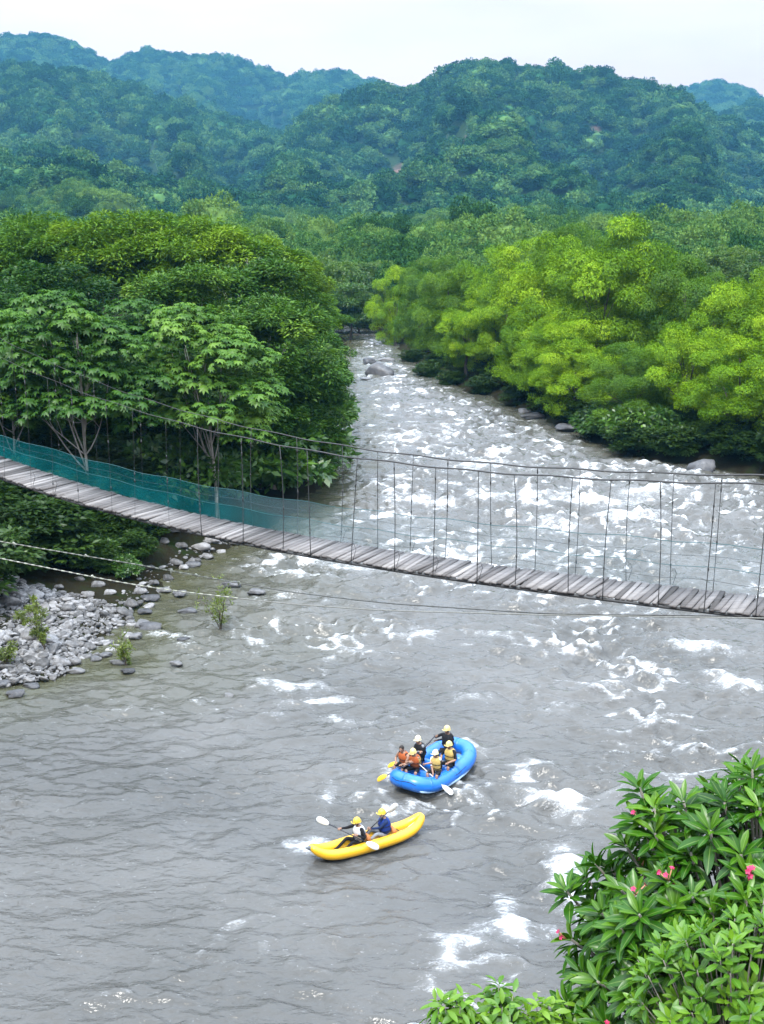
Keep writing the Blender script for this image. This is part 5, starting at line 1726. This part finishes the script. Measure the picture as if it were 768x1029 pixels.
for u in (-0.08, 0.84):
    mb = MB()
    mb.tube([(u, v, 0.36 + 0.02 * math.cos(v * 5)) for v in np.linspace(-0.24, 0.24, 7)], [0.05, 0.085, 0.095, 0.10, 0.095, 0.085, 0.05], 12)
    mb.obj('seat_back', M['tan_seat'], kayak)
for u in (1.05, 1.4):
    mb = MB(); mb.tube([(u - 0.1, -0.22, 0.30), (u + 0.1, 0.0, 0.20), (u, 0.22, 0.30)], 0.012, 5)
    mb.obj('lashing_strap', M['black_rubber'], kayak)
W = KF.w
cA = W(-0.72, 0.0, 0.66)
dA = KF.u * 1.2 + KF.v * 1.5 + np.array([0, 0, -0.6]); dA = dA / np.linalg.norm(dA) * 2.12
paddle(cA - dA / 2, cA + dA / 2, 'double paddle with a white blade raised at the bow of the yellow kayak', 'paddle_white', 'shaft_black', True, 'paddles of the kayak crew', 0.095, 0.42, (0.1, -0.8, 0.45))
cB = W(0.22, -0.02, 0.66)
dB = KF.u * -1.1 + KF.v * -0.86 + np.array([0, 0, -1.5]); dB = dB / np.linalg.norm(dB) * 2.12
paddle(cB - dB / 2, cB + dB / 2, 'double paddle with a white blade raised high behind the front kayaker', 'paddle_white', 'shaft_black', True, 'paddles of the kayak crew', 0.095, 0.42, (0.3, -0.8, 0.3))
uA, uB = dA / 2.12, dB / 2.12
KFT = {'l': (-0.15, 0.72, -0.06), 'r': (0.15, 0.74, -0.06)}
seat_person(KF, -0.28, 0.02, 0.27, 0.05, 'front kayaker in black with a yellow helmet and pale vest', hold={'l': cA + uA * 0.30, 'r': cA - uA * 0.30}, axis=uA, helmet='yellow_helmet', vest='white_cloth', vest_side='black_cloth', shirt='black_cloth', trousers='black_cloth', feet=KFT, lean=0.12, head_tilt=0.2)
seat_person(KF, 0.62, 0.0, 0.27, -0.05, 'rear kayaker in a dark blue vest seen from behind', hold={'l': cB + uB * 0.22, 'r': cB - uB * 0.36}, axis=uB, helmet='yellow_helmet', vest='blue_vest', vest_side='blue_vest', shirt='navy_cloth', trousers='grey_cloth', feet=KFT, lean=0.10, head_tilt=0.05, head_yaw=0.2, size=1.03)

# ------------------------------------------------------------------ foreground plants on the near bank
def blades(P, A, N, L, W, droop, tone, prof=((0, .12), (.2, .62), (.45, 1.0), (.7, .9), (.9, .45), (1, .02))):
    """curved leaf blades with a raised midrib; returns V, F, tone, mid"""
    A = unit(A); S = unit(np.cross(A, N)); N = np.cross(S, A)
    n, k = len(P), len(prof)
    V = np.zeros((n, k, 3, 3)); mid = np.zeros((n, k, 3)); mid[:, :, 1] = 1
    for i, (u, w) in enumerate(prof):
        c = P + A * (L * u)[:, None] - N * (L * droop * u * u)[:, None]
        hw = (W * w * 0.5)[:, None]
        V[:, i, 0] = c + S * hw + N * hw * 0.35
        V[:, i, 1] = c
        V[:, i, 2] = c - S * hw + N * hw * 0.35
    base = (np.arange(n) * k * 3)[:, None]
    F = []
    for i in range(k - 1):
        for j in range(2):
            a = i * 3 + j
            F.append(base + np.array([[a, a + 1, a + 4, a + 3]]))
    F = np.stack(F, 1).reshape(-1, 4)
    return V.reshape(-1, 3), F, np.repeat(tone, k * 3), mid.ravel()
def vein(m):
    """lighter midrib on the blades, read from the mesh"""
    t = m.node_tree
    at = _n(t, 'ShaderNodeAttribute', attribute_name='mid')
    mr = _n(t, 'ShaderNodeMapRange'); mr.interpolation_type = 'SMOOTHSTEP'
    mr.inputs['From Min'].default_value = 0.86; mr.inputs['From Max'].default_value = 1.0
    mr.inputs['To Max'].default_value = 0.55
    lk(t, at.outputs['Fac'], mr.inputs['Value'])
    d = [n for n in t.nodes if n.type == 'BSDF_DIFFUSE'][0]
    src = d.inputs['Color'].links[0].from_socket
    mx = _n(t, 'ShaderNodeMixRGB')
    lk(t, mr.outputs[0], mx.inputs[0]); lk(t, src, mx.inputs[1])
    mx.inputs[2].default_value = (0.22, 0.32, 0.08, 1)
    lk(t, mx.outputs[0], d.inputs['Color'])
vein(M['plum']); vein(M['lime'])
M['lime_low'] = leaf_mat('low_plant_leaf', (0.03, 0.09, 0.008), (0.075, 0.19, 0.010), (0.17, 0.31, 0.02), 0.35, 0.03, 0.4)
def far_pick(D, n):
    keep, dist = [0], np.full(len(D), 99.0)
    for _ in range(n - 1):
        dist = np.minimum(dist, np.linalg.norm(D - D[keep[-1]], axis=1)); keep.append(int(np.argmax(dist)))
    return D[keep]
def foreground_shrub(name, c, rad, ntip, nleaf, L, Wd, matk, seed, label, root, shape=None, branch_r=0.02, spread=(35, 85), flowers=0, inner=0.4, droop=0.22, zmin=-0.6):
    rng = np.random.default_rng(seed)
    c = np.array(c); rad = np.array(rad)
    D = far_pick(sph(ntip * 3, rng, zmin), ntip)
    R0 = np.where(rng.random(ntip) < inner, rng.uniform(0.5, 0.85, ntip), rng.uniform(0.88, 1.06, ntip))
    R0 = R0 * (1 + 0.13 * gnoise(D[:, 0] * 2.3 + seed, D[:, 2] * 2.3 + D[:, 1], seed))
    T = c + D * rad * R0[:, None]
    if shape is not None:
        T = T[[shape(p) for p in T]]
    o = empty(name, tuple(root))
    rt = np.array(root)
    mb = MB()
    fork = rt + (c - rt) * np.array([0.9, 0.9, 0.62])
    mb.tube([rt - [0, 0, 0.3], rt + (fork - rt) * 0.5 + rng.normal(0, 0.03, 3), fork], [branch_r * 2.6, branch_r * 2.2, branch_r * 1.8], 9)
    P, A, N, LL, WW, TT, tips = [], [], [], [], [], [], []
    for p in T:
        ax = unit(unit((p - c) / rad) * 0.75 + np.array([0, 0, 0.75]) + rng.normal(0, 0.15, 3))
        m1 = fork * 0.35 + p * 0.65 - ax * 0.25 * np.linalg.norm(p - fork)
        u = np.linspace(0, 1, 8)[:, None]
        b = (1 - u) ** 2 * fork + 2 * u * (1 - u) * m1 + u * u * p
        mb.tube(b, np.linspace(branch_r * 0.95, branch_r * 0.42, 8), 6)
        k = max(4, int(nleaf * rng.uniform(0.75, 1.25)))
        e1 = unit(np.cross(ax, [0.21, 0.33, 0.92])); e2 = np.cross(ax, e1)
        az = np.arange(k) * 2.39996 + rng.uniform(0, 6.28)
        el = np.radians(np.linspace(spread[0], spread[1], k) + rng.normal(0, 7, k))
        a = ax * np.cos(el)[:, None] + (e1 * np.cos(az)[:, None] + e2 * np.sin(az)[:, None]) * np.sin(el)[:, None]
        P.append(p - ax * (np.linspace(0, 0.10, k) * L / 0.26)[:, None] + a * 0.02); A.append(a); N.append(ax - a * 0.2 + rng.normal(0, 0.12, (k, 3)))
        s = np.linspace(0.62, 1.05, k) * rng.uniform(0.85, 1.15, k)
        LL.append(L * s); WW.append(Wd * s * rng.uniform(0.9, 1.1, k))
        TT.append(np.clip(0.50 + rng.normal(0, 0.09) + np.linspace(0.26, -0.12, k) + rng.normal(0, 0.08, k), 0, 1))
        tips.append((p, ax))
    mb.me_obj = mb.obj('branches', M['plum_bark'], o)
    LLc = np.concatenate(LL)
    V, F, tone, mid = blades(np.concatenate(P), np.concatenate(A), np.concatenate(N), LLc, np.concatenate(WW), droop * rng.uniform(0.4, 1.6, len(LLc)), np.concatenate(TT))
    link('leaves', mesh_np('leaves', V, F, [M[matk]], True, {'tone': tone, 'mid': mid}), o)
    for ch in o.children:
        ch.location = -rt
    return tag(o, label, 'shrub'), tips, rt

pc = at_depth(772, 965, 7.0)
proot = (pc.x + 0.05, 6.3, float(ground_h(np.array([pc.x]), np.array([6.3]))[0]))
fr, tips, rt = foreground_shrub('frangipani_shrub', pc, (1.30, 1.05, 1.28), 400, 17, 0.20, 0.060, 'plum', 4, 'large frangipani shrub with long glossy leaves and pink blossoms, nearest the viewer', proot, branch_r=0.020)
def flower(px, py, nb, seed):
    rng = np.random.default_rng(seed)
    best = min(tips, key=lambda q: np.hypot(*(np.array(to_px(q[0])) - (px, py))) + 22 * (q[0][1] - pc.y))
    c, ax = best
    c = c + ax * 0.05 - np.array([0, 0.05, 0])
    mb = MB()
    for b in range(nb):
        d = unit(ax + rng.normal(0, 0.6, 3) + np.array([0, -0.4, 0.1]))
        q = c + d * rng.uniform(0.05, 0.10)
        mb.tube([c, q], 0.004, 5, 1)
        e1 = unit(np.cross(d, [0.3, 0.2, 0.9])); e2 = np.cross(d, e1)
        for k in range(5):
            a = k * 2 * math.pi / 5
            r = e1 * math.cos(a) + e2 * math.sin(a)
            t_ = np.cross(d, r)
            mb.add([q, q + r * 0.011 + t_ * 0.007 + d * 0.006, q + r * 0.020 + d * 0.004, q + r * 0.011 - t_ * 0.007 + d * 0.009], [(0, 1, 2, 3)], m=0)
    return link('blossom', mb.me('blossom', [M['pink'], M['bud']]), fr, loc=-rt)
def to_px(p):
    x, y, z = p[0], p[1], p[2] - CAMZ
    d = y * cP - z * sP
    return CX + FPX * x / d, CY - FPX * (y * sP + z * cP) / d
M['pink'] = plain('pink_petal', (0.42, 0.02, 0.09), 0.5, 0.3, 0.35, 30)
M['bud'] = plain('pale_bud', (0.50, 0.22, 0.14), 0.5, 0.3, 0.2, 30)
for i, (px, py, nb) in enumerate([(682, 899, 8), (668, 898, 4), (748, 877, 5), (652, 873, 2), (650, 887, 3), (572, 957, 2), (600, 1024, 3), (640, 835, 1)]):
    flower(px, py, nb, 60 + i)
lc = at_depth(742, 1000, 6.0)
foreground_shrub('leafy_shrub', lc, (0.56, 0.5, 0.54), 170, 11, 0.105, 0.040, 'lime', 9, 'lime green leafy shrub in front of the frangipani at the lower right corner', (lc.x, 5.6, float(ground_h(np.array([lc.x]), np.array([5.6]))[0])), branch_r=0.008, spread=(25, 80), droop=0.12)
for i, (px, py, Y, rr, lab) in enumerate([(456, 1018, 6.3, 0.15, 'small pointed leafy plant at the bottom edge, leftmost of the low plants'),
                                          (503, 1014, 6.4, 0.17, 'small pointed leafy plant second from the left at the bottom edge'),
                                          (548, 1034, 6.5, 0.17, 'low leafy plant beside the frangipani at the bottom edge'),
                                          (592, 1026, 6.7, 0.22, 'low bushy plant under the left side of the frangipani')]):
    p = at_depth(px, py, Y)
    foreground_shrub('low_plant', p + Vector((0, 0, -0.10)), (rr * 0.95, rr, rr * 1.5), 30, 9, 0.125, 0.048, 'lime_low', 20 + i, lab, (p.x, Y - 0.2, float(ground_h(np.array([p.x]), np.array([Y - 0.2]))[0])), branch_r=0.006, spread=(45, 115), droop=0.35)
